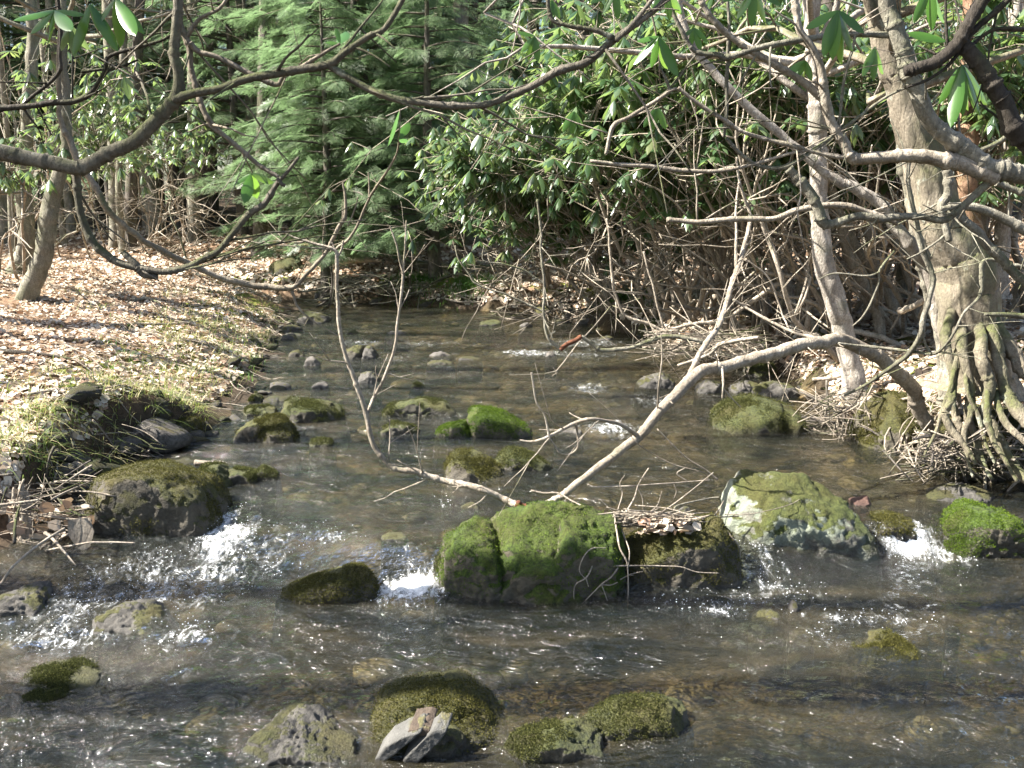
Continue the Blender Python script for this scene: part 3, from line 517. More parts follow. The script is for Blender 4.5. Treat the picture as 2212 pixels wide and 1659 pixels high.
# loose shore stones, each its own copy
protos = []
def small_proto(i):
    D, T = icosp(3); P = rng.normal(0, 1, (11, 3)); P /= np.linalg.norm(P, axis=1)[:, None]; P *= [1, .8, .55]
    r = hull_r(P, np.zeros(3), D, 14); V = D * r[:, None]; V += D * (.06 * fbm(V, 2.5, 3, i))[:, None]; return V, T
pm = [small_proto(i) for i in range(8)]
made = {}
def stone(xy, size, mat, label, group, sink=.3):
    k = int(rng.integers(8)); key = (k, mat.name)
    if key not in made:
        o = mk('shore_stone', pm[k][0], None, pm[k][1], mat); made[key] = o
    else:
        o = made[key].copy(); col.objects.link(o)
    z = gzs(*xy); o.location = (xy[0], xy[1], z + size * (.5 - sink) * .5); o.scale = (size, size, size); o.rotation_euler = (rng.normal(0, .2), rng.normal(0, .2), rng.uniform(0, 6.3))
    tag(o, label, 'stone', group)
cnt = 0; ORD = lambda n: ['first', 'second', 'third', 'fourth', 'fifth', 'sixth', 'seventh', 'eighth', 'ninth', 'tenth'][n - 1] if n <= 10 else f'{n}' + {1: 'st', 2: 'nd', 3: 'rd'}.get(n % 10 if n not in (11, 12, 13) else 0, 'th')
LS = []
for k in range(180):
    yy = 5.3 + 8.5 * rng.random() ** 1.4; xx = XL(yy) + rng.normal(.02, .22); LS.append((yy, xx))
for k in range(14): LS.append((rng.uniform(6.2, 7.4), XL(6.8) + rng.uniform(-.1, .9)))
LS.sort()
for k, (yy, xx) in enumerate(LS):
    s_ = (.03 + rng.gamma(2, .024)) * (1.3 if yy < 8 else 1.1)
    stone((xx, yy), s_, [ROCK_BARE, ROCK_GREY, ROCK_DKMOSS, ROCK_GREY][int(rng.integers(4))], f'small loose stone on the left shore, {ORD(k + 1)} counting away from the camera', 'loose stones along the left shore')
RS = sorted((yy := rng.uniform(5.2, 13), XR(yy) - abs(rng.normal(0, .18))) for _ in range(60))
for k, (yy, xx) in enumerate(RS):
    stone((xx, yy), rng.uniform(.03, .09), [ROCK_BARE, ROCK_GREY, ROCK_DKMOSS, ROCK_OLIVE][int(rng.integers(4))], f'small loose stone on the right shore, {ORD(k + 1)} counting away from the camera', 'loose stones along the right shore')
# submerged cobbles of the bed: nobody could count them
mb = MB(); n = 1000
yy = 2.2 + 13 * rng.random(n) ** 1.3; xx = XL(yy) + .2 + rng.random(n) * (XR(yy) - XL(yy) - .4); zz2 = gz(xx, yy); ss = rng.gamma(2.2, .022, n) + .015; ss = np.minimum(ss, .14)
ss = np.minimum(ss, np.maximum(.01, (wlevel(xx, yy) - zz2 - .02) * 1.6))
for k in range(8):
    j = np.arange(k, n, 8); a = rng.uniform(0, 6.28, len(j)); c_, s_ = np.cos(a), np.sin(a); Z = np.zeros_like(a); M = np.stack([np.stack([c_, -s_, Z], -1), np.stack([s_, c_, Z], -1), np.stack([Z, Z, Z + .8], -1)], 1) * ss[j][:, None, None]
    D2, T2 = icosp(2); V2 = D2 * 1.0; V2 = V2 * (1 + .18 * fbm(V2, 1.3, 2, k * 7))[:, None] * [1, .8, .6]
    V, T_ = tpl_scatter(V2, T2, M, np.stack([xx[j], yy[j], zz2[j]], -1)); mb.add(V, None, T_)
pb = NT('cobbles'); gi = pb.n('NewGeometry'); pb.l(pb.mix(.4, pb.ramp(gi.outputs['Random Per Island'], [(0, (.05, .05, .035)), (.4, (.11, .095, .055)), (.7, (.17, .125, .065)), (1, (.22, .175, .11))]), pb.ramp(pb.noise(20, 5), [(.3, (.04, .04, .02)), (.7, (.25, .2, .12))])), pb.p.inputs['Base Color']); pb.p.inputs['Roughness'].default_value = .7
tag(mb.build('streambed_cobbles', pb.m), 'brown cobbles lying under the water all over the bed', 'cobbles', kind='stuff')
#@@TREES
# ------------------------------------------------------------------ leaf and spray templates
def leaf_tpl(nseg=5, wid=.26, curl=.16, fold=.05):
    t = np.linspace(0, 1, nseg + 1); wd = wid * np.sin(np.pi * np.clip(t * .93 + .04, 0, 1) ** 1.15) ** .8; wd[0] = .012; wd[-1] = .008
    V = []
    for k, tt in enumerate(t):
        z = -curl * tt ** 2
        V += [(-wd[k] * .5, tt, z - fold * wd[k] * 2.2), (0, tt, z), (wd[k] * .5, tt, z - fold * wd[k] * 2.2)]
    F_ = []
    for k in range(nseg):
        a = k * 3; F_ += [(a, a + 1, a + 4, a + 3), (a + 1, a + 2, a + 5, a + 4)]
    return np.array(V), np.array(F_)
LT, LF = leaf_tpl(); LT4, LF4 = leaf_tpl(3)
def spray_tpl(seed):
    r = np.random.default_rng(seed); V = []; Q = []
    def strip(p, d, L, wd, droop):
        n = len(V); s = np.array([-d[1], d[0], 0]) * wd; q = p + d * L; q = q + np.array([0, 0, -droop * L]); m_ = (p + q) / 2
        V.extend([p, m_ + s, q, m_ - s]); Q.append((n, n + 1, n + 2, n + 3))
    N = 11
    for k in range(N):
        t = (k + .6) / N; p = np.array([0, t, -.22 * t * t])
        for sg in (-1, 1):
            a = R(52 + r.normal(0, 7)); d = np.array([sg * math.sin(a), math.cos(a), 0]); L = (.50 * (1 - t) ** .8 + .10) * r.uniform(.8, 1.15)
            strip(p, d, L, .011, .18)
            m = max(2, int(L * 13))
            for j in range(m):
                u = (j + .7) / m; pp = p + d * L * u + np.array([0, 0, -.18 * L * u])
                for s2 in (-1, 1):
                    a2 = s2 * R(44 + r.normal(0, 9)); d2 = np.array([d[0] * math.cos(a2) - d[1] * math.sin(a2), d[0] * math.sin(a2) + d[1] * math.cos(a2), r.normal(0, .12)])
                    strip(pp, d2, (.11 * (1 - u) + .05), .0115, .15)
    strip(np.zeros(3), np.array([0, 1., 0]), 1, .012, .22)
    return np.array(V), np.array(Q)
SP = [spray_tpl(3), spray_tpl(4)]
# ------------------------------------------------------------------ hemlocks
def hemlock_parts(seed, H, zc, Lmax, nl, dense=1.0):
    r = np.random.default_rng(seed); tr = MB(); lb = MB(); fo = MB()
    z = np.linspace(-.4, H, 16); P = np.stack([.10 * noise(np.c_[z * .3, z * 0, z * 0], 1, seed), .10 * noise(np.c_[z * .3, z * 0, z * 0 + 5], 1, seed), z], -1); P[0, :2] = P[1, :2]
    rad = .16 * (1 - z / H * .92); rad[0] *= 1.5; tube(tr, P, rad, 10, .1, seed)
    pos = []; dr = []
    for k in range(nl):
        u = ((k + r.random()) / nl) ** 1.25; z0 = zc + (H - .5 - zc) * u; a = k * 2.4 + r.normal(0, .3); L = (Lmax * (1 - u) ** .4 + .3) * r.uniform(.45, 1.4)
        d = np.array([math.cos(a), math.sin(a), 0]); t = np.linspace(0, 1, 7); sag = r.uniform(.12, .34)
        p0 = np.array([np.interp(z0, z, P[:, 0]), np.interp(z0, z, P[:, 1]), z0])
        Pl = p0 + d * (t * L)[:, None]; Pl[:, 2] += .12 * L * t - sag * L * t ** 2.2; Pl[:, :2] += (noise(Pl, 1.5, seed)[:, None] * .12 * t[:, None])
        tube(lb, Pl, .022 * (1 - t * .85) * (L / 2 + .4), 4)
        m = max(3, int(L * 9 * dense))
        for j in range(m):
            t_ = .15 + .85 * (j + r.random()) / m; q = np.array([np.interp(t_, t, Pl[:, i]) for i in range(3)])
            sg = 1 if j % 2 else -1; b = a + sg * R(r.uniform(20, 65)) * (1 - .5 * t_)
            pos.append(q + [0, 0, r.normal(0, .04)]); dr.append([math.cos(b), math.sin(b), r.uniform(-.55, .05), (.58 - .2 * t_) * r.uniform(.55, 1.15)])
        pos.append(Pl[-2]); dr.append([d[0], d[1], -.35, .5])
    pos = np.array(pos); dr = np.array(dr); nn = np.tile([0, 0, 1.], (len(pos), 1)) + r.normal(0, .45, (len(pos), 3)); M = frames(dr[:, :3], nn, -dr[:, 3], dr[:, 3], dr[:, 3])
    for h in (0, 1):
        V, Q = tpl_scatter(SP[h][0], SP[h][1], M[h::2], pos[h::2]); fo.add(V, Q)
    return tr, lb, fo
def tree_copy(src, loc, rz, s, label, group=None):
    o = src.copy(); col.objects.link(o); o.location = loc; o.rotation_euler = (0, 0, rz); o.scale = (s, s, s); o['label'] = label
    for ch in list(src.children):
        c = ch.copy(); col.objects.link(c); c.parent = o
    return o
hp = []
for k, (H, zc, L, nl, dn) in enumerate([(8.6, 1.45, 2.4, 80, .95), (9.2, 2.4, 2.5, 70, .85), (7.8, 1.1, 2.0, 78, .95)]):
    e = empty('hemlock_tree'); tr, lb, fo = hemlock_parts(11 + k, H, zc, L, nl, dn)
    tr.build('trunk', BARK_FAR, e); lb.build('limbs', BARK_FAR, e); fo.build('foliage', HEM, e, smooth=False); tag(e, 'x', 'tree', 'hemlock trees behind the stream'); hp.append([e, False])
def at_ground(dx, Y, off=0):
    X = (dx * S - 512) / F * math.hypot(1, 0) * Y / (cp + (-(240 - 384) / F) * sp); return (X, Y, gzs(X, Y) + off)
HL = [(700, 18.2, 0, .8, 'sunlit hemlock with feathery sprays, nearest the end of the left bank'), (775, 17.4, 0, .8, 'hemlock with low sprays behind the tall hanging bare twig'), (560, 24, 1, 1.05, 'hemlock with its skirt lifted above the dark hollow left of centre'),
      (870, 22, 0, .95, 'shaded hemlock in the middle of the far bank'), (935, 15.7, 2, .7, 'low dense hemlock left of the rhododendron leaves over the water'), (1020, 22, 0, 1.1, 'tall hemlock behind the left tips of the rhododendron leaves'),
      (470, 26, 1, 1, 'hemlock above the darkest part of the woods on the left'), (385, 24, 1, .95, 'hemlock behind the crossing of the mossy limb and its dark arm'), (320, 29, 1, 1.1, 'hemlock behind the dark straight trunk on the left'),
      (220, 27, 1, 1, 'hemlock between the thin trunk and the leaning trunk on the left'), (110, 25, 1, 1.0, 'hemlock between the two left bank trees'), (10, 24, 1, 1, 'hemlock at the left edge of the picture'),
      (1150, 27, 1, 1.2, 'hemlock far behind the centre of the leafy branches'), (1290, 25, 0, 1, 'hemlock right of the leaning grey trunk'), (1430, 29, 0, 1.2, 'far hemlock behind the upper forked branch'), (1600, 27, 1, 1.1, 'hemlock behind the right-hand rhododendrons'),
      (1790, 24, 1, 1.1, 'hemlock behind the white speckled trunk'), (1960, 27, 0, 1.2, 'far hemlock left of the big rooted tree'), (2150, 23, 1, 1.1, 'hemlock behind the right edge limbs'), (900, 33, 0, 1.4, 'distant hemlock in the centre gap'), (620, 32, 0, 1.4, 'distant hemlock above the sunlit one'), (705, 15.9, 2, .62, 'small young hemlock just behind the forked bare twigs'), (800, 18.3, 0, .8, 'hemlock between the hanging white leaf and the far bank'), (520, 21.5, 1, .8, 'smaller hemlock at the right rim of the dark hollow')]
for i, (dx, Y, k, s_, lb_) in enumerate(HL):
    loc = at_ground(dx, Y, -.1)
    if not hp[k][1]: hp[k][1] = True; e = hp[k][0]; e.location = loc; e.scale = (s_,) * 3; e.rotation_euler = (0, 0, i * 1.3); e['label'] = lb_
    else: tree_copy(hp[k][0], loc, i * 1.3, s_, lb_)
# unseen hemlocks added left of the frame to shade the stream and woods
for i, (X, Y, k, s_) in enumerate([(-8.5, .8, 0, .8), (-19, 11, 1, 1.0), (-14.2, 21.8, 1, 1.25), (-14.8, 25, 0, 1.3), (-18, 28.5, 1, 1.4)]):
    tree_copy(hp[k][0], (X, Y, gzs(X, Y) - .1), i * 2.1 + .4, s_, ['hemlock outside the left edge beside the lower pool', 'tall hemlock far out to the left in the woods', 'hemlock beyond the left edge, nearest of three shading the dark hollow', 'hemlock beyond the left edge, middle of three shading the dark hollow', 'hemlock beyond the left edge, farthest of three shading the dark hollow'][i])
# bare trunks of the shaded woods
tp = []
for k in range(6):
    e = empty('tree'); tr = MB(); lb = MB(); r = np.random.default_rng(90 + k); H = 11
    z = np.linspace(-.5, H, 14); lean = r.normal(0, .05, 2) * (1 if k < 4 else 2.5); P = np.stack([z * lean[0] + .1 * noise(np.c_[z * .4, z * 0, z * 0 + k], 1, k), z * lean[1], z], -1)
    rad = (.05 + .03 * k) * (1 - z / H * .6); rad[0] *= 1.6; tube(tr, P, rad, 8, .1, k)
    for j in range(34):
        z0 = r.uniform(.5, H - 1); a = r.uniform(0, 6.3); L = r.uniform(.4, 1.8); t = np.linspace(0, 1, 6)
        p = np.array([np.interp(z0, z, P[:, 0]), np.interp(z0, z, P[:, 1]), z0]); d = np.array([math.cos(a), math.sin(a), r.uniform(-.3, .5)]); Q_ = p + d * (t * L)[:, None]; Q_[:, 2] -= .25 * L * t * t; Q_ += np.stack([noise(Q_, 3, s) for s in (1, 2, 3)], -1) * .07 * t[:, None]
        tube(lb, Q_, .011 * (1 - .8 * t), 4)
        if L > .8:
            for q in range(3):
                u = r.uniform(.3, .9); c = np.array([np.interp(u, t, Q_[:, i]) for i in range(3)]); dd = d + r.normal(0, .6, 3); tube(lb, c + dd * (t * L * .35)[:, None], .005 * (1 - .7 * t), 3)
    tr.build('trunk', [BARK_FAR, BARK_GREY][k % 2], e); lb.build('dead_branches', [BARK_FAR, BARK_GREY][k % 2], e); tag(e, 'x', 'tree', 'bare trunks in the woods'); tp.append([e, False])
TL = [(335, 22, 5, 'thick dark straight trunk left of the dark hollow'), (418, 21, 3, 'reddish dark trunk in the hollow'), (395, 26, 2, 'slim trunk behind the reddish dark trunk'), (450, 24, 4, 'mid grey trunk at the right side of the dark hollow')]
r = np.random.default_rng(5)
xs_ = sorted(list(r.uniform(-20, 660, 34)) + list(r.uniform(660, 1100, 12)) + list(r.uniform(1100, 2230, 44)))
for n_, dx in enumerate(xs_): TL.append((dx, float(r.uniform(18.5, 34) if dx < 1100 else r.uniform(14.5, 32)), int(r.integers(6)), f'bare trunk in the shaded woods, {ORD(n_ + 1)} from the left'))
for i, (dx, Y, k, lb_) in enumerate(TL):
    loc = at_ground(dx, Y, -.05); s_ = float(r.uniform(.7, 1.15)) if i > 3 else 1.0
    if not tp[k][1]: tp[k][1] = True; e = tp[k][0]; e.location = loc; e.rotation_euler = (0, 0, i * 1.7); e['label'] = lb_
    else: tree_copy(tp[k][0], loc, i * 1.7, s_, lb_)
# unseen bare trees added outside the left edge to cast shade bands on bank and water
for i, (X, Y, k, s_) in enumerate([(-6.6, 8.4, 2, .9), (-7.6, 10.2, 3, 1.0), (-5.6, 6.4, 1, .9), (-5.2, 4.3, 4, .8), (-8.8, 12.6, 4, 1.1), (-4.6, 2.6, 3, .8), (-6.4, 3.2, 5, .9), (-9.5, 9.2, 5, 1.1)]):
    tree_copy(tp[k][0], (X, Y, gzs(X, Y) - .05), i * 1.1, s_, f'bare tree just outside the left edge, {ORD(i + 1)} of those shading the stream')
# far woods: one mass
n = 5200; r = np.random.default_rng(8); mb = MB(); Y = r.uniform(33, 62, n); X = r.uniform(-1, 1, n) * Y * .75; Zf = r.uniform(0, 1, n) ** 1.1 * 13 + .6
keep = noise(np.stack([X, Y, Zf], -1), .32, 3) > -.12 + .09 * (Zf - 4); X, Y, Zf = X[keep], Y[keep], Zf[keep]; n = len(X)
a = r.uniform(0, 6.3, n); sz = r.uniform(.9, 2.2, n); M = frames(np.stack([np.cos(a), np.sin(a), r.uniform(-.5, .3, n)], -1), np.tile([0, 0, 1.], (n, 1)) + r.normal(0, .3, (n, 3)), sz, sz, sz)
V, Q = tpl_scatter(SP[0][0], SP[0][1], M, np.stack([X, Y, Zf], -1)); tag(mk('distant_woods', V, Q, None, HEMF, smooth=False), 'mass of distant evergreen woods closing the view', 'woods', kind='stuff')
mb = MB()
for k in range(170):
    Yt = r.uniform(34, 60); Xt = r.uniform(-.7, .7) * Yt; z = np.linspace(-1, 16, 6); P = np.stack([Xt + z * r.normal(0, .02), np.full(6, Yt), z + 1.5], -1); tube(mb, P, r.uniform(.07, .22) * (1 - z / 22), 6)
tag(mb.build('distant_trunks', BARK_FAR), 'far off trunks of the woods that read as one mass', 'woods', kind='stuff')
# ------------------------------------------------------------------ rhododendrons
def whorls(mb, pos, axis, r, n=(7, 12), L=(.09, .15), droop=(.25, .95), tpl=(LT4, LF4)):
    L = (L[0] * 1.3, L[1] * 1.35)
    P = []; D_ = []; N_ = []; S_ = []
    for p, ax in zip(pos, axis):
        k = int(r.integers(*n)); a0 = r.uniform(0, 6.3); dp = r.uniform(*droop)
        for j in range(k):
            a = a0 + j * 6.283 / k + r.normal(0, .2); d = np.array([math.cos(a), math.sin(a), 0]) * (1 - .45 * dp) + ax * .25 + np.array([0, 0, -dp * r.uniform(.6, 1.3)])
            P.append(p); D_.append(d); N_.append(np.array([0, 0, .6]) + .9 * dp * np.array([math.cos(a), math.sin(a), 0]) + r.normal(0, .12, 3)); S_.append(r.uniform(*L))
    if not P: return
    S_ = np.array(S_); M = frames(np.array(D_), np.array(N_), S_ * r.uniform(.85, 1.15, len(S_)), S_, S_); V, Q = tpl_scatter(tpl[0], tpl[1], M, np.array(P)); mb.add(V, Q)
def arc(p, q, r, n=9, lift=.25, wob=.10):
    t = np.linspace(0, 1, n)[:, None]; L = np.linalg.norm(q - p); P = p * (1 - t) + q * t; P = P + np.array([0, 0, 1]) * lift * L * np.sin(np.pi * t) * (.4 + .6 * (1 - t)); o = r.normal(0, 1, 3) * wob * L * .8
    P = P + o * np.sin(np.pi * t) + np.stack([noise(P, 2.2, int(s)) for s in r.integers(1, 99, 3)], -1) * wob * min(L, 1.5) * np.sin(np.pi * t * .9) ** .5; return P
def shrub(label, bases, vols, nmain, nsec, leafy, mat, seed, leafmat_=None, r0=.028, secL=(.4, 1.1), group='rhododendrons leaning over the stream', zleaf=0.9, L=(.09, .15), name='rhododendron_shrub', droop=(.25, .95), pale=None):
    r = np.random.default_rng(seed); e = empty(name, bases[0]); st = MB(); br = MB(); lf = MB(); mains = []; wp = []; wa = []
    def samp():
        v = vols[int(r.integers(len(vols)))]
        while True:
            u = r.uniform(-1, 1, 3)
            if (u ** 2).sum() < 1: break
        return at(v[0] + u[0] * v[3], v[1] + u[1] * v[4], v[2] + u[2] * v[5])
    for k in range(nmain):
        b = np.array(bases[k % len(bases)]) + r.normal(0, .9 if leafy else .4, 3) * [1, 1, 0]; b[0] = max(b[0], XR(b[1]) + .35) if bases[0][0] > XR(bases[0][1]) else b[0]; b[2] = gzs(b[0], b[1]) - .05; q = samp(); P = arc(b, q, r, 14, r.uniform(-.05, .3), .12); t = np.linspace(0, 1, 14)
        rr = r0 * r.uniform(.6, 1.25) * (1 - .78 * t); tube(st, P, rr, 6, .12, seed); mains.append((P, rr)); wp.append(P[-1]); wa.append(P[-1] - P[-2])
    for k in range(nsec):
        P, rr = mains[int(r.integers(nmain))]; i = int(r.integers(4, 13)); p = P[i]
        if leafy and r.random() < .8:
            q = samp(); dv = q - p; Lq = np.linalg.norm(dv)
            if Lq > 2.0: q = p + dv / Lq * r.uniform(.8, 2.0)
        else:
            q = p + r.normal(0, 1, 3) * r.uniform(*secL) * [1, .8, .7]; q[2] = max(q[2], gzs(q[0], q[1]) + .1)
        t = np.linspace(0, 1, 8); Q_ = arc(p, q, r, 8, r.uniform(-.15, .2), .15); r1 = min(rr[i] * .8, .012) * (1 - .7 * t); tube(br, Q_, r1, 5)
        wp.append(Q_[-1]); wa.append(Q_[-1] - Q_[-2])
        for j in range(3 if leafy else 2):
            u = int(r.integers(3, 8)); d = (Q_[u] - Q_[u - 1]); d = d / (np.linalg.norm(d) + 1e-6) + r.normal(0, .55, 3); ln = r.uniform(.15, .5); T_ = Q_[u] + d * (np.linspace(0, 1, 5) * ln)[:, None]; T_ += np.stack([noise(T_, 6, int(s)) for s in (1, 2, 3)], -1) * .02
            tube(br, T_, np.linspace(.005, .0022, 5), 4); wp.append(T_[-1]); wa.append(T_[-1] - T_[-2])
            if not leafy:
                d2 = d + r.normal(0, .6, 3); tube(br, T_[2] + d2 * (np.linspace(0, 1, 4) * ln * .6)[:, None], np.linspace(.0035, .002, 4), 3)
    st.build('stem', mat, e); br.build('branches', pale or mat, e)
    if leafy:
        wp = np.array(wp); wa = np.array(wa); wa /= np.linalg.norm(wa, axis=1)[:, None] + 1e-9
        k = wp[:, 2] > zleaf; whorls(lf, wp[k], wa[k], r, L=L, droop=droop); lf.build('foliage', leafmat_ or LEAF, e)
    tag(e, label, 'shrub', group); return e
def B(dx, dy): 
    p = on_ground(dx, dy); return (float(p[0]), float(p[1]), float(p[2]))
shrub('rhododendron whose leafy tips hang furthest out over the far water', [B(1300, 640), B(1360, 640)], [(1120, 300, 12, 150, 110, 1.0), (1250, 260, 12, 170, 130, 1.0), (1010, 350, 12.5, 90, 60, .7)], 9, 190, True, BARK_TAN, 1, zleaf=.75)
shrub('rhododendron with dense small leaves low above the far right bank', [B(1400, 640), B(1300, 620)], [(1250, 390, 13, 200, 70, 1), (1080, 360, 13, 120, 60, 1)], 9, 180, True, BARK_TAN, 2, zleaf=.72)
shrub('rhododendron with large drooping bright leaves at upper centre right', [B(1620, 690), B(1560, 680)], [(1400, 120, 9.5, 230, 130, 1), (1270, 200, 10, 160, 110, .8)], 9, 170, True, BARK_TAN, 3, zleaf=1.45, L=(.11, .18))
shrub('leafy rhododendron behind the crossing pale branches on the right', [B(1700, 690), B(1760, 700)], [(1640, 200, 9, 200, 160, 1.2), (1560, 90, 8.5, 200, 110, .8)], 9, 190, True, BARK_TAN, 4, zleaf=1.5)
shrub('tall rhododendron behind the speckled white trunk', [B(1850, 680), B(1800, 660)], [(1800, 150, 10, 200, 170, 1.2), (1740, 330, 11, 160, 120, 1)], 9, 170, True, BARK_TAN, 5, zleaf=1.55)
shrub('rhododendron with leaves around the upper right limbs', [B(2050, 680), B(2000, 660)], [(2050, 120, 9, 180, 160, 1.2), (1930, 260, 10, 150, 150, 1)], 9, 110, True, BARK_TAN, 6, zleaf=1.6)
shrub('rhododendron filling the background between the pale trunks', [B(1550, 620), B(1650, 620)], [(1500, 360, 14, 280, 120, 1.3), (1750, 420, 14, 200, 100, 1)], 9, 200, True, BARK_TAN, 7, zleaf=1.35, L=(.08, .13))
shrub('rhododendron high over the stream centre with shaded leaves', [B(1450, 640)], [(1250, 80, 14, 200, 90, 1.5), (1450, 60, 13, 200, 80, 1.3)], 9, 130, True, BARK_TAN, 8, zleaf=1.5)
shrub('rhododendron at the far right among the limbs', [B(2160, 680), B(2240, 700)], [(2180, 230, 8, 100, 160, .8), (2120, 60, 8, 140, 90, .8)], 9, 60, True, BARK_LIGHT, 9, zleaf=1.6)
shrub('rhododendron with shaded leaves behind the left mossy limb', [B(180, 540), B(240, 540)], [(180, 180, 13, 190, 130, 1.5), (330, 250, 14, 110, 120, 1.5)], 5, 60, True, BARK_GREY, 10, r0=.022, zleaf=2.0, group='rhododendrons on the left bank')
shrub('rhododendron at the left edge above the leaf covered bank', [B(-60, 600), B(30, 560)], [(40, 180, 11, 120, 140, 1.2), (40, 340, 12, 100, 70, 1)], 4, 40, True, BARK_GREY, 12, r0=.022, zleaf=1.8, group='rhododendrons on the left bank')
shrub('rhododendron with glossy leaves behind the thin left trunk', [B(330, 530), B(400, 520)], [(300, 330, 17, 150, 100, 1.5), (400, 250, 18, 100, 80, 1.5)], 4, 26, True, BARK_GREY, 13, r0=.022, zleaf=2.1, group='rhododendrons on the left bank')
for i, (b1, b2, vv, nm, ns, mt, sd, lb_) in enumerate([
    ((1330, 640), (1250, 620), [(1230, 500, 14, 160, 70, 1.2)], 8, 12, BARK_PALE, 21, 'tangle of bare branches low over the far right bank'),
    ((1480, 650), (1400, 640), [(1380, 470, 13, 180, 90, 1.2)], 8, 12, BARK_PALE, 22, 'bare branch tangle behind the thin drooping twig with the orange tip'),
    ((1600, 660), (1520, 650), [(1500, 520, 11, 180, 90, 1)], 8, 16, BARK_PALE, 23, 'bare branch tangle behind the upright branch right of centre'),
    ((1700, 660), (1660, 650), [(1650, 430, 11, 170, 120, 1)], 7, 12, BARK_PALE, 24, 'bare pale stems left of the speckled white trunk'),
    ((1900, 650), (1860, 640), [(1850, 420, 11, 200, 130, 1.2)], 8, 16, BARK_PALE, 25, 'bare pale stems right of the speckled white trunk'),
    ((2180, 650), (2100, 620), [(2130, 420, 9, 130, 160, 1.2)], 8, 16, BARK_LIGHT, 26, 'bare crooked stems behind the big rooted tree'),
    ((1800, 600), (1950, 600), [(1800, 500, 16, 260, 80, 1.5)], 10, 26, BARK_GREY, 27, 'grey bare thicket in the background on the right'),
    ((380, 540), (300, 540), [(380, 470, 17, 130, 60, 1)], 8, 50, BARK_PALE, 28, 'fine bare twigs in front of the dark hollow on the left'),
    ((20, 600), (90, 560), [(30, 500, 11, 60, 80, 1)], 8, 26, BARK_TAN, 29, 'pale bare sticks at the left edge behind the bank trees'),
    ((1560, 690), (1620, 700), [(1330, 560, 9, 180, 90, .8), (1450, 420, 9, 150, 100, .6)], 9, 18, BARK_PALE, 31, 'arching bare stems leaning left over the water from the twig heap'),
    ((1700, 720), (1760, 720), [(1500, 430, 8.2, 200, 130, .7)], 9, 16, BARK_PALE, 32, 'sunlit bare stems arching left in front of the leaves, right of centre'),
    ((1860, 730), (1800, 720), [(1700, 420, 7.4, 200, 150, .6)], 8, 13, BARK_PALE, 33, 'sunlit bare stems crossing in front of the speckled white trunk'),
    ((2000, 720), (1960, 720), [(1880, 400, 7.2, 180, 160, .5)], 8, 13, BARK_PALE, 34, 'sunlit bare stems crossing in front of the slanting white stems'),
    ((1450, 650), (1380, 640), [(1200, 560, 12, 160, 60, .8)], 7, 10, BARK_PALE, 35, 'low bare stems reaching left over the far water'),
    ((1120, 620), (1180, 620), [(1060, 560, 13.5, 120, 50, .8)], 6, 24, BARK_PALE, 30, 'thin bare twigs over the dark bank hollow')]):
    shrub(lb_, [B(*b1), B(*b2)], vv, nm, ns, False, mt, sd, name='bare_shrub', r0=.02, secL=(.4, 1.5), group='bare thickets along the banks')
# ------------------------------------------------------------------ traced limbs
def network(name, label, cat, limbs, mat, leaves=None, group=None, sides=8, kids=('limb', 'branch', 'twig'), wmul=1.0, seed=0, wob=.012):
    p0 = at(limbs[0][0][0], limbs[0][0][1], limbs[0][0][2]); e = empty(name, p0)
    for k, L in enumerate(limbs):
        mt = mat; L = list(L)
        if not isinstance(L[-1], tuple): mt = L.pop()
        mb = MB(); last = []; last.append(path_tube(mb, L, sides if L[0][3] > 8 else 6, .12, seed + k * 7, wob=wob, wmul=wmul)); wd = max(q[3] for q in L)
        if wd >= 8 and len(L) > 3:
            C_, R_ = last[0]; rg = np.random.default_rng(seed + k * 13 + 1); m3 = mb; Ls = np.linalg.norm(np.diff(C_, axis=0), axis=1).sum(); nt_ = int(min(14, Ls / .13))
            for j in range(nt_):
                i0 = int(rg.integers(3, len(C_) - 2)); d = C_[i0 + 1] - C_[i0]; d = d / np.linalg.norm(d) + rg.normal(0, .8, 3); d /= np.linalg.norm(d); ln = rg.uniform(.03, .26) if rg.random() < .75 else rg.uniform(.2, .5); t5 = np.linspace(0, 1, 7)
                T5 = C_[i0] + d * (t5 * ln)[:, None]; T5 += np.stack([noise(T5, 14, s5) for s5 in (1, 2, 3)], -1) * .02 * t5[:, None]; r5 = min(R_[i0] * .45, .0045); tube(m3, T5, r5 * (1 - .55 * t5), 5)
                if ln > .15: T6 = T5[3] + (d + rg.normal(0, .6, 3)) * (np.linspace(0, 1, 5) * ln * .5)[:, None]; tube(m3, T6, r5 * .6 * np.linspace(1, .5, 5), 4)
        mb.build(kids[0] if wd >= 20 else kids[1] if wd >= 8 else kids[2], mt, e)
    for lv in leaves or []:
        lf = MB(); hub, Yh, tips, wd, mt = lv; p = at(hub[0], hub[1], Yh)
        for t in tips:
            q = at(t[0], t[1], Yh + (t[2] if len(t) > 2 else 0)); d = q - p; Ln = np.linalg.norm(d); nn = np.array([[t[3] if len(t) > 3 else .1, -1, .5]]) + np.random.default_rng(int(t[0])).normal(0, .12, (1, 3))
            M = frames(d[None], nn, [Ln * wd], [Ln], [Ln * .5]); V, Q = tpl_scatter(LT8, LF8, M, p[None]); lf.add(V, Q)
        lf.build('leaves', mt, e)
    tag(e, label, cat, group); return e
LT8, LF8 = leaf_tpl(9, 1.0, .12, .03)
def const(Y, pts): return [(a, b, Y, w_) if len(q) == 3 else q for q in pts for (a, b, w_) in [q[:2] + (q[-1],)]]
C = const
OVER = 'branches reaching over the stream from the banks'
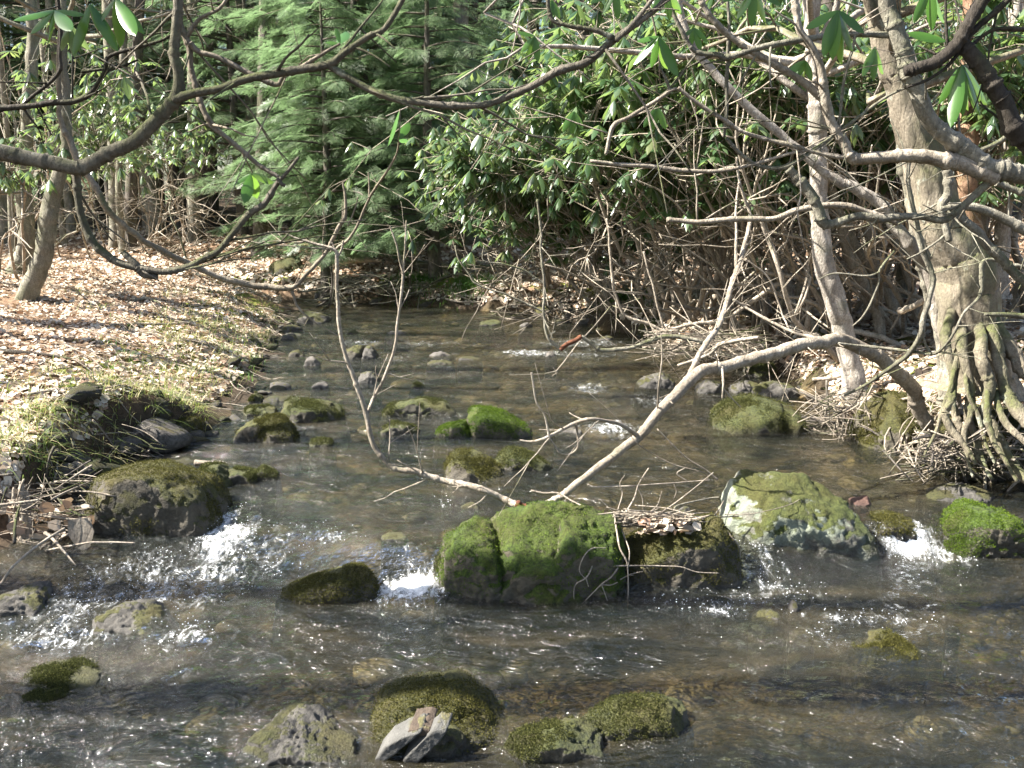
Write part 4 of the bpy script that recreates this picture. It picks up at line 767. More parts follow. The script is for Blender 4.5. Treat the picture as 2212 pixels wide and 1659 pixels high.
network('overhanging_rhododendron', 'thick mossy limb curving in from the left edge and forking over the left bank', 'branch', [
    C(2.55, [(-60, 322, 34), (0, 332, 34), (60, 345, 32), (120, 356, 30), (169, 362, 30), (200, 350, 31), (237, 330, 31), (305, 292, 30), (356, 240, 28), (380, 205, 26), (384, 160, 22), (374, 119, 22), (380, 34, 20), (384, -40, 20)]),
    C(2.55, [(380, 212, 22), (430, 200, 18), (474, 190, 17), (542, 170, 17), (610, 155, 19), (678, 143, 18), (712, 134, 18), (742, 112, 15), (790, 82, 13), (830, 62, 12), (875, -10, 12)]),
    C(2.55, [(706, 138, 14), (745, 160, 15), (800, 192, 16), (850, 214, 16), (884, 222, 16), (952, 232, 15), (1037, 226, 14), (1105, 208, 16), (1156, 186, 15), (1207, 157, 17), (1261, 139, 18), (1301, 106, 15), (1328, 85, 16), (1376, 54, 13), (1427, 14, 12), (1450, -20, 12)]),
    C(2.55, [(1328, 85, 12), (1370, 45, 10), (1406, 3, 9), (1425, -25, 9)]),
    C(2.55, [(1325, 84, 12), (1281, 66, 10), (1223, 54, 9), (1196, 45, 9), (1186, 20, 8), (1183, -15, 8)]),
    [(165, 362, 2.6, 20), (170, 407, 2.6, 17), (180, 468, 2.6, 16), (197, 519, 2.6, 18), (231, 553, 2.6, 17), (254, 566, 2.6, 16), (288, 575, 2.6, 15), (315, 580, 2.6, 15), (356, 584, 2.6, 14), (407, 573, 2.6, 14), (441, 556, 2.6, 14), (471, 541, 2.6, 13), (505, 502, 2.6, 13), (542, 461, 2.6, 15), (576, 437, 2.6, 13), (603, 392, 2.6, 10), (617, 376, 2.6, 8), (644, 339, 2.6, 6)],
    [(264, 542, 2.6, 12), (291, 569, 2.6, 16), (305, 590, 2.6, 14), (336, 598, 2.6, 12)],
    [(600, 388, 2.6, 9), (610, 400, 2.6, 8), (617, 402, 2.6, 6)]],
    BARK_MOSS, group=OVER, seed=3)
network('drooping_branch', 'long hanging limb sagging low over the left bank edge, ending in forked bare twigs', 'branch', [
    [(118, -60, 6.5, 9), (125, 0, 6.5, 9), (131, 60, 6.5, 9), (128, 152, 6.5, 10), (129, 254, 6.5, 11), (149, 300, 6.5, 12), (172, 358, 6.5, 14), (205, 405, 6.5, 13), (237, 458, 6.5, 13), (295, 505, 6.6, 13), (339, 536, 6.7, 13), (390, 562, 6.8, 13), (441, 586, 6.9, 13), (508, 610, 6.95, 14), (576, 619, 7.0, 14), (627, 622, 7.0, 11), (644, 611, 7.0, 9), (678, 573, 7.0, 8), (705, 542, 7.0, 8), (725, 502, 7.0, 9), (745, 470, 7.0, 9), (748, 430, 7.0, 6), (742, 395, 7.0, 4)],
    [(725, 540, 7, 6), (762, 505, 6.9, 6), (796, 430, 6.8, 6), (834, 373, 6.6, 6), (857, 332, 6.5, 4), (862, 288, 6.4, 3), (864, 236, 6.4, 3)],
    [(796, 430, 6.8, 5), (797, 400, 6.8, 4), (795, 372, 6.8, 3)], [(752, 490, 7, 4), (768, 450, 7, 3), (774, 425, 7, 3)],
    [(627, 622, 7, 8), (635, 640, 7, 6), (644, 664, 7, 5), (678, 695, 7, 4), (729, 725, 7, 3)]],
    BARK_LIGHT, leaves=[((863, 238), 6.4, [(834, 314, 0, -1.2)], .27, LEAF_NEAR), ((862, 300), 6.4, [(879, 305, -.1), (885, 262, .1)], .35, LEAF_NEAR)], group=OVER, seed=4)
network('overhanging_rhododendron', 'pale branch falling from the top left to meet the forked twig over the hemlocks', 'branch', [
    C(2.65, [(384, -40, 16), (386, 20, 16), (390, 51, 15), (410, 98, 14), (413, 136, 12), (420, 170, 11), (437, 217, 12), (457, 264, 12), (491, 298, 10), (518, 322, 10), (559, 356, 9), (603, 384, 9)]),
    C(2.65, [(410, 98, 13), (430, 115, 11), (468, 126, 11), (525, 152, 11), (576, 175, 11), (602, 181, 11), (613, 166, 8), (650, 145, 8), (695, 119, 8), (735, 95, 5)]),
    C(2.65, [(405, 78, 9), (430, 40, 8), (474, 16, 7), (500, -20, 7)]),
    C(2.65, [(457, 264, 5), (435, 270, 4), (410, 283, 3), (402, 284, 2)])],
    BARK_LIGHT, leaves=[((542, 376), 2.65, [(502, 399, 0), (529, 434, -.1), (557, 434, .1), (595, 391, .1)], .25, LEAF_NEAR), ((735, 95), 2.65, [(702, 90, 0), (745, 62, .1), (725, 60, 0)], .3, LEAF_NEAR)], group=OVER, seed=13)
network('overhanging_rhododendron', 'dark thin branch entering from the left edge above the thick mossy limb', 'branch', [
    C(2.7, [(-40, 236, 13), (0, 233, 13), (68, 227, 12), (110, 220, 12), (152, 216, 12), (190, 203, 11), (210, 180, 9), (226, 150, 9), (234, 122, 8), (288, 104, 8), (320, 95, 7), (356, 84, 6), (395, 60, 5)]),
    C(2.7, [(125, -30, 8), (125, 0, 8), (129, 51, 8), (126, 119, 8), (127, 152, 8), (102, 183, 8), (71, 207, 8), (50, 225, 8)]),
    C(2.7, [(176, 156, 6), (220, 152, 6), (250, 150, 5), (300, 130, 4)]),
    C(2.7, [(78, 228, 4), (95, 260, 3), (112, 292, 3)])],
    BARK_DARK, leaves=[((118, 22), 2.4, [(62, 72, 0, 0), (28, 38, -.1, 0), (72, 30, 0), (150, 60, -.1), (183, 30, 0), (95, 95, .1), (105, 70, 0)], .24, LEAF_NEAR), ((195, 8), 2.4, [(215, 68, 0), (232, 62, 0), (170, 62, .1), (152, 120, 0), (255, 110, 0)], .22, LEAF_NEAR),
     ((250, -5), 2.4, [(312, 72, 0), (290, 70, -.1), (255, 108, .1), (205, 52, 0)], .22, LEAF_NEAR), ((150, 55), 2.5, [(160, 125, 0), (200, 105, .1), (130, 110, 0)], .28, LEAF), ((268, 165), 2.9, [(262, 190, 0), (280, 215, 0), (290, 190, 0)], .3, LEAF)], group=OVER, seed=23)
network('overhanging_branch', 'long pale branch arching from the right bank and dipping to the cleft boulder', 'branch', [
    [(2052, 1050, 6.0, 26), (2036, 1010, 6.0, 26), (2013, 949, 6.0, 26), (1986, 881, 5.9, 31), (1973, 840, 5.85, 33), (1932, 800, 5.75, 32), (1888, 766, 5.65, 30), (1847, 747, 5.6, 30), (1803, 735, 5.5, 29), (1769, 742, 5.4, 29), (1701, 756, 5.3, 28), (1634, 776, 5.2, 27), (1566, 793, 5.1, 27), (1515, 800, 5.0, 28), (1478, 834, 4.9, 26), (1427, 882, 4.8, 24), (1376, 944, 4.8, 21), (1308, 996, 4.7, 19), (1240, 1054, 4.6, 17), (1207, 1081, 4.6, 16), (1163, 1098, 4.55, 14)],
    [(1165, 1098, 4.55, 14), (1140, 1097, 4.55, 15), (1115, 1089, 4.55, 15), BARK_RED],
    [(1118, 1090, 4.55, 14), (1088, 1078, 4.6, 15), (1037, 1057, 4.6, 14), (969, 1040, 4.7, 14), (918, 1027, 4.7, 14), (895, 1018, 4.7, 15), (857, 1013, 4.7, 12), (827, 989, 4.7, 12), (807, 959, 4.7, 12), (793, 908, 4.7, 11), (776, 847, 4.7, 11), (759, 806, 4.7, 10), (746, 762, 4.7, 9), (735, 711, 4.7, 9), (731, 661, 4.7, 8), (727, 620, 4.7, 8), (727, 560, 4.7, 8), (722, 540, 4.7, 7), (678, 525, 4.7, 6), (640, 515, 4.7, 4), (613, 502, 4.7, 3)],
    [(727, 560, 4.7, 6), (738, 540, 4.7, 5), (742, 520, 4.7, 4)], [(722, 542, 4.7, 4), (720, 530, 4.7, 3), (712, 520, 4.7, 2)],
    [(793, 898, 4.7, 8), (810, 855, 4.8, 7), (827, 820, 4.8, 7), (851, 752, 4.8, 7), (861, 678, 4.8, 6), (868, 610, 4.8, 6), (871, 575, 4.8, 6), (874, 542, 4.8, 5), (878, 475, 4.8, 3)],
    [(870, 590, 4.8, 5), (863, 565, 4.8, 4), (857, 530, 4.8, 4), (850, 508, 4.8, 4), (843, 490, 4.8, 3)], [(870, 570, 4.8, 3), (862, 545, 4.8, 3), (858, 525, 4.8, 2)],
    [(1376, 940, 4.8, 10), (1342, 918, 4.7, 8), (1281, 905, 4.6, 8), (1240, 915, 4.6, 8), (1186, 942, 4.5, 7), (1149, 954, 4.5, 6), (1122, 952, 4.5, 4)],
    [(1244, 914, 4.6, 6), (1249, 945, 4.6, 5), (1248, 968, 4.6, 5), (1230, 981, 4.6, 4), (1210, 979, 4.5, 4), (1200, 965, 4.5, 4), (1186, 945, 4.5, 4)],
    [(1186, 942, 4.5, 5), (1176, 898, 4.5, 4), (1159, 871, 4.5, 4), (1151, 830, 4.5, 4), (1147, 806, 4.5, 5)],
    [(1481, 830, 4.9, 13), (1508, 773, 5.1, 12), (1542, 718, 5.3, 12), (1566, 661, 5.5, 12), (1583, 610, 5.7, 11), (1600, 559, 5.8, 10), (1620, 475, 6, 8), (1608, 430, 6, 6), (1596, 390, 6, 5), (1592, 340, 6, 4)],
    [(1592, 590, 5.75, 6), (1589, 542, 5.8, 6), (1590, 460, 5.9, 5), (1596, 395, 6, 4)],
    [(1560, 792, 5, 5), (1562, 830, 4.9, 5), (1560, 860, 4.9, 3)], [(1562, 838, 4.9, 3), (1580, 860, 4.9, 3), (1600, 880, 4.9, 2)],
    [(1420, 890, 4.8, 4), (1424, 830, 4.7, 4), (1430, 770, 4.7, 3), (1428, 720, 4.7, 2)]],
    BARK_PALE, group=OVER, seed=33, sides=10)
network('drooping_branch', 'thin drooping branch ending in a broken orange tip above the far water', 'branch', [
    [(1160, 430, 8, 5), (1168, 500, 8, 6), (1169, 542, 8, 6), (1176, 627, 8, 6), (1174, 671, 8, 6), (1183, 725, 8, 6), (1210, 757, 8, 8)],
    [(1210, 757, 8, 9), (1230, 740, 8, 10), (1256, 727, 8, 10), BARK_RED],
    [(1256, 727, 8, 8), (1278, 742, 8, 9), (1301, 755, 8, 10), (1359, 750, 8, 9), (1393, 740, 8, 9), (1444, 727, 8, 10), (1500, 735, 8, 9), (1530, 745, 8, 7)],
    [(1173, 671, 8, 5), (1130, 652, 8, 5), (1088, 634, 8, 4), (1030, 615, 8, 4), (1013, 593, 8, 4), (990, 559, 8, 3), (983, 530, 8, 3)],
    [(1174, 612, 8, 4), (1155, 598, 8, 4), (1132, 583, 8, 4), (1085, 570, 8, 4), (1044, 562, 8, 3), (1045, 530, 8, 2)],
    [(1183, 725, 8, 3), (1196, 718, 8, 3), (1200, 714, 8, 3)], [(1405, 737, 8, 4), (1415, 722, 8, 3), (1380, 712, 8, 2)]],
    BARK_GREY, group=OVER, seed=43)
network('drooping_branch', 'bent grey branch with two arms dropping to the far right water', 'branch', [
    [(1310, 470, 9, 5), (1318, 542, 9, 6), (1328, 625, 9, 6), (1350, 680, 9, 7), (1400, 700, 9, 8), (1440, 712, 9, 8), (1500, 700, 9, 8), (1560, 690, 9, 9), (1640, 640, 9, 10), (1700, 600, 9, 11)],
    [(1390, 542, 9, 5), (1410, 620, 9, 5), (1425, 680, 9, 5), (1436, 712, 9, 5)], [(1318, 560, 9, 4), (1340, 575, 9, 3), (1365, 590, 9, 3)]],
    BARK_TAN, group=OVER, seed=53)
network('overhanging_rhododendron', 'stout dark limb from the upper right with a smooth pale arm along the right side', 'branch', [
    C(3.4, [(2260, 378, 40), (2212, 376, 40), (2180, 374, 40), (2142, 360, 38), (2091, 322, 36), (2040, 288, 36), (2000, 244, 34), (1973, 190, 34), (1956, 153, 38), (1945, 112, 36), (1932, 51, 34), (1918, 0, 34), (1912, -60, 34)]),
    C(3.4, [(2150, 382, 36), (2108, 368, 34), (2040, 345, 32), (1973, 335, 28), (1905, 337, 26), (1844, 336, 24), (1823, 305, 22), (1803, 271, 22), (1783, 231, 24), (1775, 200, 22), (1769, 146, 18), (1752, 102, 16), (1728, 61, 15), (1715, 0, 15), (1712, -40, 15)]) + [BARK_PALE],
    C(3.4, [(1780, 212, 18), (1762, 197, 17), (1718, 163, 16), (1667, 136, 15), (1610, 102, 13), (1559, 61, 12), (1525, 20, 11), (1505, -20, 11)]) + [BARK_PALE],
    C(3.4, [(1925, 70, 14), (1854, 68, 13), (1786, 75, 13), (1701, 90, 13), (1634, 105, 12), (1573, 125, 13), (1549, 119, 11), (1508, 114, 10), (1488, 95, 9), (1464, 51, 9), (1440, 0, 8), (1430, -30, 8)]),
    C(3.4, [(1573, 125, 8), (1576, 51, 6), (1572, -20, 6)]), C(3.4, [(1573, 128, 9), (1569, 170, 8), (1569, 237, 7), (1562, 298, 7)]),
    C(3.4, [(1850, 72, 6), (1840, 110, 6), (1833, 129, 6), (1820, 186, 6), (1813, 271, 5)]),
    C(3.4, [(2150, 385, 18), (2108, 424, 16), (2074, 454, 15), (2040, 477, 14), (1985, 470, 14), (1939, 470, 16), (1900, 474, 18), (1854, 468, 17), (1796, 485, 18), (1775, 480, 24), (1762, 451, 24), (1735, 407, 22), (1701, 365, 20)]),
    C(3.4, [(1956, 190, 5), (1905, 214, 6), (1847, 258, 7), (1803, 292, 8), (1752, 329, 9), (1701, 359, 11), (1667, 363, 9), (1627, 353, 9), (1593, 325, 8), (1569, 298, 8)]),
    C(3.4, [(1464, 190, 7), (1508, 224, 8), (1559, 258, 9), (1600, 285, 8), (1650, 302, 9), (1735, 319, 9), (1803, 337, 10), (1840, 340, 10)]) + [BARK_PALE],
    C(3.4, [(1274, 346, 7), (1342, 354, 9), (1410, 359, 10), (1464, 366, 10), (1549, 369, 8), (1617, 356, 8), (1701, 332, 7), (1752, 322, 6)]) + [BARK_PALE],
    C(3.4, [(1309, 332, 8), (1325, 271, 10), (1359, 251, 8), (1410, 220, 8), (1447, 195, 8), (1464, 190, 8)]) + [BARK_PALE], C(3.4, [(1447, 195, 7), (1438, 170, 6), (1423, 142, 5)]),
    C(3.8, [(1440, 476, 10), (1515, 481, 11), (1600, 475, 12), (1667, 471, 12), (1718, 454, 13), (1769, 444, 14), (1820, 444, 14), (1871, 458, 14), (1939, 478, 14)]) + [BARK_PALE]],
    BARK_GREY, leaves=[((1423, 78), 3.4, [(1366, 137, 0, -1.2), (1403, 147, .05, -.8), (1447, 150, .1), (1468, 165, 0), (1375, 88, 0)], .30, LEAF_NEAR), ((1156, 78), 3.5, [(1142, 130, 0, .3), (1163, 134, 0), (1125, 112, 0), (1118, 68, 0)], .30, LEAF_NEAR), ((1192, 0), 3.5, [(1208, 42, 0), (1188, 40, 0)], .4, LEAF_NEAR),
      ((1810, 22), 3.2, [(1779, 122, 0), (1826, 140, .1), (1800, 130, 0), (1850, 110, .1), (1740, 60, 0), (1870, 70, 0)], .28, LEAF_NEAR), ((2047, 90), 3.0, [(1962, 68, 0), (2052, 62, 0)], .25, LEAF_NEAR), ((1500, 60), 3.4, [(1490, 105, 0), (1515, 110, 0), (1530, 90, 0), (1475, 80, 0)], .3, LEAF_NEAR),
      ((1420, 230), 4, [(1405, 285, 0), (1390, 275, 0), (1440, 280, 0)], .3, LEAF_NEAR), ((1240, 240), 4.4, [(1215, 285, 0), (1235, 292, 0), (1260, 280, 0)], .3, LEAF_NEAR), ((1740, 130), 3.4, [(1725, 165, 0), (1755, 175, 0), (1700, 160, 0)], .35, LEAF_NEAR), ((1330, -25), 3.3, [(1300, 30, 0, -.8), (1335, 42, 0), (1362, 28, .1), (1275, 5, 0)], .27, LEAF_NEAR), ((1630, -30), 3.2, [(1590, 40, 0, -.6), (1625, 58, 0), (1660, 48, .1), (1690, 10, 0), (1560, 0, 0)], .26, LEAF_NEAR),
      ((1440, -20), 3.3, [(1405, 35, 0), (1445, 45, 0, -.8), (1480, 30, .1)], .27, LEAF_NEAR), ((2010, -30), 2.8, [(1975, 50, 0), (2012, 66, 0, -.7), (2048, 48, .1)], .25, LEAF_NEAR), ((1890, 100), 3.3, [(1862, 165, 0, -.6), (1890, 175, 0), (1915, 160, .1)], .27, LEAF_NEAR)], group=OVER, seed=63, sides=10)
network('overhanging_rhododendron', 'dark limb crossing the upper right corner with a hanging cluster of long green leaves', 'branch', [
    C(2.6, [(2230, 320, 40), (2200, 290, 40), (2170, 225, 38), (2150, 195, 36), (2115, 136, 34), (2084, 95, 28)]),
    C(2.6, [(2135, -30, 28), (2120, 0, 28), (2091, 51, 26), (2066, 95, 26), (2023, 136, 26), (1985, 148, 24), (1955, 155, 20)]),
    C(2.6, [(2250, 60, 10), (2212, 62, 10), (2155, 62, 9), (2125, 75, 7), (2105, 92, 6)]), C(2.6, [(2200, -20, 14), (2155, 22, 13), (2110, 60, 12), (2084, 95, 12)]),
    C(2.6, [(2084, 100, 8), (2060, 130, 8), (2040, 150, 7), (2000, 175, 6), (1960, 190, 5)])],
    BARK_DARK, leaves=[((2078, 139), 2.6, [(2052, 272, -.05, -.6), (2082, 252, 0, 0), (2126, 250, .05, .4), (2024, 225, .05, -.5), (2100, 240, .1), (2142, 225, .1)], .22, LEAF_NEAR)], group=OVER, seed=73, sides=10)
network('overhanging_rhododendron', 'slim crooked branch rising over the right bank in front of the rooted tree', 'branch', [
    [(1823, 854, 5.4, 5), (1871, 830, 5.3, 7), (1905, 806, 5.2, 9), (1956, 769, 5.1, 12), (1986, 728, 5, 13), (1996, 678, 5, 13), (2013, 610, 5, 13), (2006, 573, 5, 13), (1996, 542, 5, 12), (1983, 492, 5, 12), (1966, 424, 5, 10), (1960, 380, 5, 9), (1965, 340, 5, 8)],
    [(1989, 722, 5, 6), (2013, 764, 5, 6), (2050, 735, 4.9, 6), (2081, 678, 4.9, 6), (2118, 640, 4.9, 8), (2122, 600, 4.9, 12), (2122, 568, 4.9, 9), (2140, 560, 4.9, 7), (2180, 570, 4.9, 8), (2230, 580, 4.9, 9)],
    [(2013, 764, 5, 7), (1960, 758, 5.1, 6), (1871, 750, 5.2, 6), (1810, 742, 5.2, 4)],
    [(1932, 542, 5.5, 5), (1901, 583, 5.5, 5), (1898, 610, 5.5, 4), (1881, 654, 5.5, 5), (1862, 685, 5.5, 4), (1842, 704, 5.5, 3)], [(1769, 603, 5.5, 2), (1803, 591, 5.5, 4), (1871, 595, 5.5, 4), (1901, 586, 5.5, 4)],
    [(2008, 560, 5, 9), (1975, 480, 5, 6)]],
    BARK_GREY, group=OVER, seed=83)
network('fallen_branch', 'thin branch slanting behind the long arching branch to the right bank', 'branch', [
    [(1583, 647, 7, 5), (1617, 668, 7, 6), (1701, 712, 6.8, 7), (1769, 732, 6.6, 8), (1820, 742, 6.5, 8)], [(1610, 560, 7, 3), (1660, 600, 7, 4), (1690, 680, 7, 4), (1705, 712, 6.8, 4)],
    [(1464, 790, 7.5, 7), (1530, 765, 7.5, 8), (1560, 742, 7.5, 9), (1640, 730, 7.4, 8)]], BARK_TAN, group=OVER, seed=93)
network('overhanging_branch', 'forked brown limbs sweeping down past the rooted tree at the right edge', 'branch', [
    C(4.2, [(2260, 510, 22), (2212, 492, 22), (2142, 460, 20), (2080, 445, 18), (2023, 451, 18)]), C(4.2, [(2230, 620, 20), (2190, 590, 20), (2150, 545, 22), (2110, 500, 20), (2070, 465, 18)]),
    C(4.2, [(2020, 340, 16), (2045, 360, 18), (2046, 420, 18), (2030, 450, 18), (2050, 520, 14)]), C(4.2, [(2240, 430, 14), (2190, 410, 14), (2150, 395, 14)]),
    C(4.2, [(2240, 690, 14), (2190, 682, 12), (2130, 680, 8)]), C(4.2, [(2070, 455, 6), (2050, 500, 5), (2000, 540, 5), (1960, 560, 4)]), C(4.2, [(2210, 250, 12), (2170, 300, 10), (2110, 330, 9), (2050, 370, 6)])], BARK_GREY, group=OVER, seed=103, sides=9)
# ------------------------------------------------------------------ named trees on the banks
def bank_tree(label, pts, mat, crown=True, base=None, cat='tree', name='tree', bump=.16, roots=None, sides=14, seed=0, group=None, flare=1.5, up=6.5):
    """pts from the top down: (Dx, Dy, width); the base sits on the ground where its last point is seen"""
    b = on_ground(*pts[-1][:2]) if base is None else np.array(base); Y = b[1]
    L = [(a, c, Y, w_) for a, c, w_ in pts]; a0, c0, _, w0 = L[0]; a1, c1 = L[1][:2]; sl = (a0 - a1) / (c0 - c1 + 1e-6); ext = up * F / S / Y
    L = [(a0 + (-ext - 0) * sl * .3, c0 - ext, Y, w0 * .6), (a0 + -ext * .5 * sl * .6, c0 - ext * .5, Y, w0 * .8)] + L
    L.append((L[-1][0], L[-1][1] + 22, Y, L[-1][3] * flare)); e = empty(name, b); mb = MB(); P, rr = path_tube(mb, L, sides, bump, seed, wob=.02, per=9); mb.build('trunk', mat, e)
    if crown:
        r = np.random.default_rng(seed); lb = MB(); lf = MB(); wp = []; wa = []
        for k in range(16):
            i = int(r.integers(0, len(P) // 3)); a = r.uniform(0, 6.3); Ln = r.uniform(.8, 2.4); q = P[i] + np.array([math.cos(a), math.sin(a), r.uniform(.1, .7)]) * Ln; A = arc(P[i], q, r, 8, .05, .12); tube(lb, A, np.linspace(.03, .008, 8), 5)
            for j in range(4):
                u = int(r.integers(3, 8)); A2 = arc(A[u], A[u] + r.normal(0, .5, 3), r, 6, .1, .1); tube(lb, A2, np.linspace(.01, .003, 6), 4); wp.append(A2[-1]); wa.append(A2[-1] - A2[-2])
        lb.build('crown', mat, e)
    if roots:
        for k, rt in enumerate(roots):
            m2 = MB(); rt = ([(rt[0][0] * .75 + L[-3][0] * .25, rt[0][1] - 70, rt[0][2] + .28, rt[0][3] * .45)] + [(q[0], q[1], q[2], q[3] * (.95 - .4 * i_ / len(rt))) for i_, q in enumerate(rt)]) if mat is BARK_BIG else rt; path_tube(m2, rt, 12, .35, seed + k, wob=.05, per=9); m2.build('root', BARK_ROOT if mat is BARK_BIG else mat, e)
    tag(e, label, cat, group); return e
bank_tree('upright slender tree, leftmost on the leaf covered bank', [(66, -40, 22), (71, 81, 24), (61, 237, 26), (52, 373, 30), (56, 509, 34), (50, 560, 42), (42, 592, 60)], BARK_GREY, seed=1)
bank_tree('leaning tree with a sunlit left side on the leaf covered bank', [(134, -20, 14), (136, 95, 16), (142, 237, 22), (146, 322, 26), (125, 390, 30), (105, 468, 36), (92, 550, 38), (58, 645, 44)], BARK_GREY, seed=2, flare=1.15)
bank_tree('thin pale trunk behind the hanging mossy limb', [(268, -20, 12), (268, 68, 13), (262, 200, 14), (256, 373, 14), (261, 509, 15), (266, 545, 20)], BARK_GREY, seed=3)
bank_tree('white speckled trunk leaning over the right bank', [(1755, -20, 30), (1757, 130, 32), (1759, 217, 34), (1766, 305, 35), (1768, 407, 36), (1779, 562, 44), (1793, 610, 46), (1815, 678, 46), (1826, 732, 44), (1838, 779, 42), (1848, 830, 52)], BARK_BIRCH, base=(2.62, 7.3, .2), seed=4)
bank_tree('smooth slanting pale stem just right of the speckled trunk', [(1783, 340, 18), (1800, 420, 19), (1830, 542, 20), (1864, 610, 20), (1893, 678, 20), (1905, 735, 26)], BARK_PALE, seed=5, crown=False, up=2)
bank_tree('pale stem with a short cut side stub on the right bank', [(1740, 390, 16), (1800, 460, 17), (1854, 542, 20), (1898, 603, 22), (1936, 665, 22), (1932, 715, 24)], BARK_PALE, seed=6, crown=False, up=2, roots=[[(1936, 668, 7.6, 14), (1960, 660, 7.5, 13), (2003, 645, 7.4, 11)]])
bank_tree('thick white slanting stem left of the big rooted tree', [(1783, 369, 20), (1837, 400, 22), (1905, 447, 24), (1940, 492, 26), (1993, 562, 26), (2017, 610, 28), (2025, 678, 30), (2047, 745, 30), (2056, 796, 26), (2064, 870, 22)], BARK_BIRCH, base=(2.8, 6.05, .3), seed=7, crown=False, up=1.6)
bank_tree('grey stem in front of the big rooted tree trunk', [(1939, 190, 18), (1948, 339, 20), (1966, 441, 20), (1985, 560, 22), (2012, 650, 22), (2035, 750, 24), (2045, 850, 26)], BARK_GREY, base=(2.72, 6.2, .3), seed=8, crown=False, up=2)
Rr = 5.75
bank_tree('big old tree with a moss covered flare of roots on the right bank', [(1905, 20, 62), (1939, 170, 66), (1973, 271, 76), (2006, 373, 88), (2030, 475, 100), (2080, 560, 112), (2095, 644, 118), (2105, 745, 128), (2118, 830, 150)], BARK_BIG, base=(2.95, Rr, .3), seed=9, sides=40, bump=.30, flare=1.5,
    roots=[[(2052,690,5.62,24),(2054,790,5.5,20),(2062,870,5.45,20),(2090,940,5.38,26),(2120,990,5.3,20)],[(2078,730,5.55,26),(2088,830,5.45,22),(2092,900,5.4,24),(2115,980,5.32,22),(2150,1040,5.2,12)],[(2112,730,5.5,28),(2122,830,5.42,26),(2135,910,5.36,34),(2185,990,5.25,34),(2230,1050,5.1,30)],[(2145,720,5.55,30),(2165,820,5.45,30),(2200,890,5.3,40),(2260,950,5.2,40)],[(2060,850,5.4,16),(2040,890,5.35,22),(2060,940,5.3,22),(2100,1000,5.25,12)],[(2140,690,5.7,34),(2175,750,5.6,34),(2230,820,5.5,40)],[(2065,780,5.5,12),(2040,860,5.4,12),(2020,930,5.35,10),(2000,985,5.3,7)],[(2100,880,5.38,14),(2080,950,5.3,14),(2100,1030,5.2,8)],[(2130,860,5.36,14),(2150,950,5.25,16),(2200,1040,5.1,10)],[(2095,820,5.42,10),(2106,900,5.36,12),(2140,1000,5.22,9)],[(2160,880,5.34,16),(2210,960,5.2,18),(2250,1010,5.1,16)]])
bank_tree('slim trunk with orange bark at the upper right behind the hanging leaves', [(2092, 200, 36), (2090, 270, 40), (2086, 330, 42), (2090, 420, 42), (2100, 600, 46), (2110, 680, 48)], bark('bark_orange', (.20, .11, .065), (.45, .30, .20), .1, .1), base=(4.0, 8.2, .5), seed=10, crown=False)
for i, (a, b, c, w_, lb_) in enumerate([(1130, -20, 1075, 26, 'dark leaning trunk crossing the top centre'), (1160, 0, 1100, 20, 'second leaning trunk beside the dark one at the top centre'), (1510, 0, 1540, 18, 'white trunk piece above the centre right leaves'),
        (1400, 480, 1395, 16, 'short straight pale stem in the far thicket'), (1730, 0, 1700, 14, 'slim white stem behind the upper right leaves'), (2180, 330, 2160, 28, 'pale trunk behind the right edge limbs'), (1960, 480, 1950, 24, 'grey trunk between the pale slanting stems')]):
    base = at_ground(c - (25 if i < 2 else 0), [24, 25, 15, 16, 12, 9, 11][i]); bank_tree(lb_, [(a, b, w_), ((a + c) / 2, (b + 620) / 2, w_ * 1.1), (c, 620, w_ * 1.2)], [BARK_FAR, BARK_FAR, BARK_BIRCH, BARK_TAN, BARK_BIRCH, BARK_BIRCH, BARK_GREY][i], base=base, seed=20 + i, crown=i < 2)
r = np.random.default_rng(404)
STM = [(1440, 690, 1330, 430, 10), (1520, 700, 1600, 420, 12), (1580, 680, 1480, 380, 12), (1640, 700, 1560, 450, 14), (1690, 700, 1760, 420, 14), (1730, 715, 1640, 400, 16), (1950, 715, 1850, 400, 18), (1985, 700, 1900, 380, 16), (2010, 690, 2080, 360, 14), (2160, 700, 2120, 420, 22), (2190, 690, 2230, 400, 20), (1400, 660, 1450, 430, 12), (1340, 650, 1290, 460, 10), (1870, 690, 1930, 380, 14)]
for i, (a, b, c, d_, w_) in enumerate(STM):
    bank_tree(f'pale leaning stem of the right bank thicket, {ORD(sorted(q[0] for q in STM).index(a) + 1)} base from the left', [(c, d_, w_ * .7), ((a * .4 + c * .6) + r.normal(0, 22), b * .4 + d_ * .6, w_ * .85), ((a * .7 + c * .3) + r.normal(0, 12), b * .7 + d_ * .3, w_), (a, b, w_ * 1.25)], [BARK_PALE, BARK_TAN, BARK_BIRCH][i % 3], seed=200 + i, crown=False, up=1.5, group='pale leaning stems on the right bank')
# tangled roots along the undercut right bank
e = empty('root_tangle', (2.6, 5.6, 0)); r = np.random.default_rng(77); mb = MB()
for k in range(120):
    yy = r.uniform(5.2, 6.6); x0 = XR(yy) + r.uniform(.05, .4); p = np.array([x0, yy, gzs(x0, yy) + r.uniform(-.02, .08)]); q = np.array([XR(yy) - r.uniform(-.1, .15), yy + r.normal(0, .25), r.uniform(-.04, .05)])
    tube(mb, arc(p, q, r, 10, r.uniform(-.2, .5), .3), r.uniform(.003, .012) * np.linspace(1.1, .6, 10), 5)
mb.build('roots', BARK_TAN, e); tag(e, 'tangle of exposed roots in the undercut right bank by the water', 'roots')
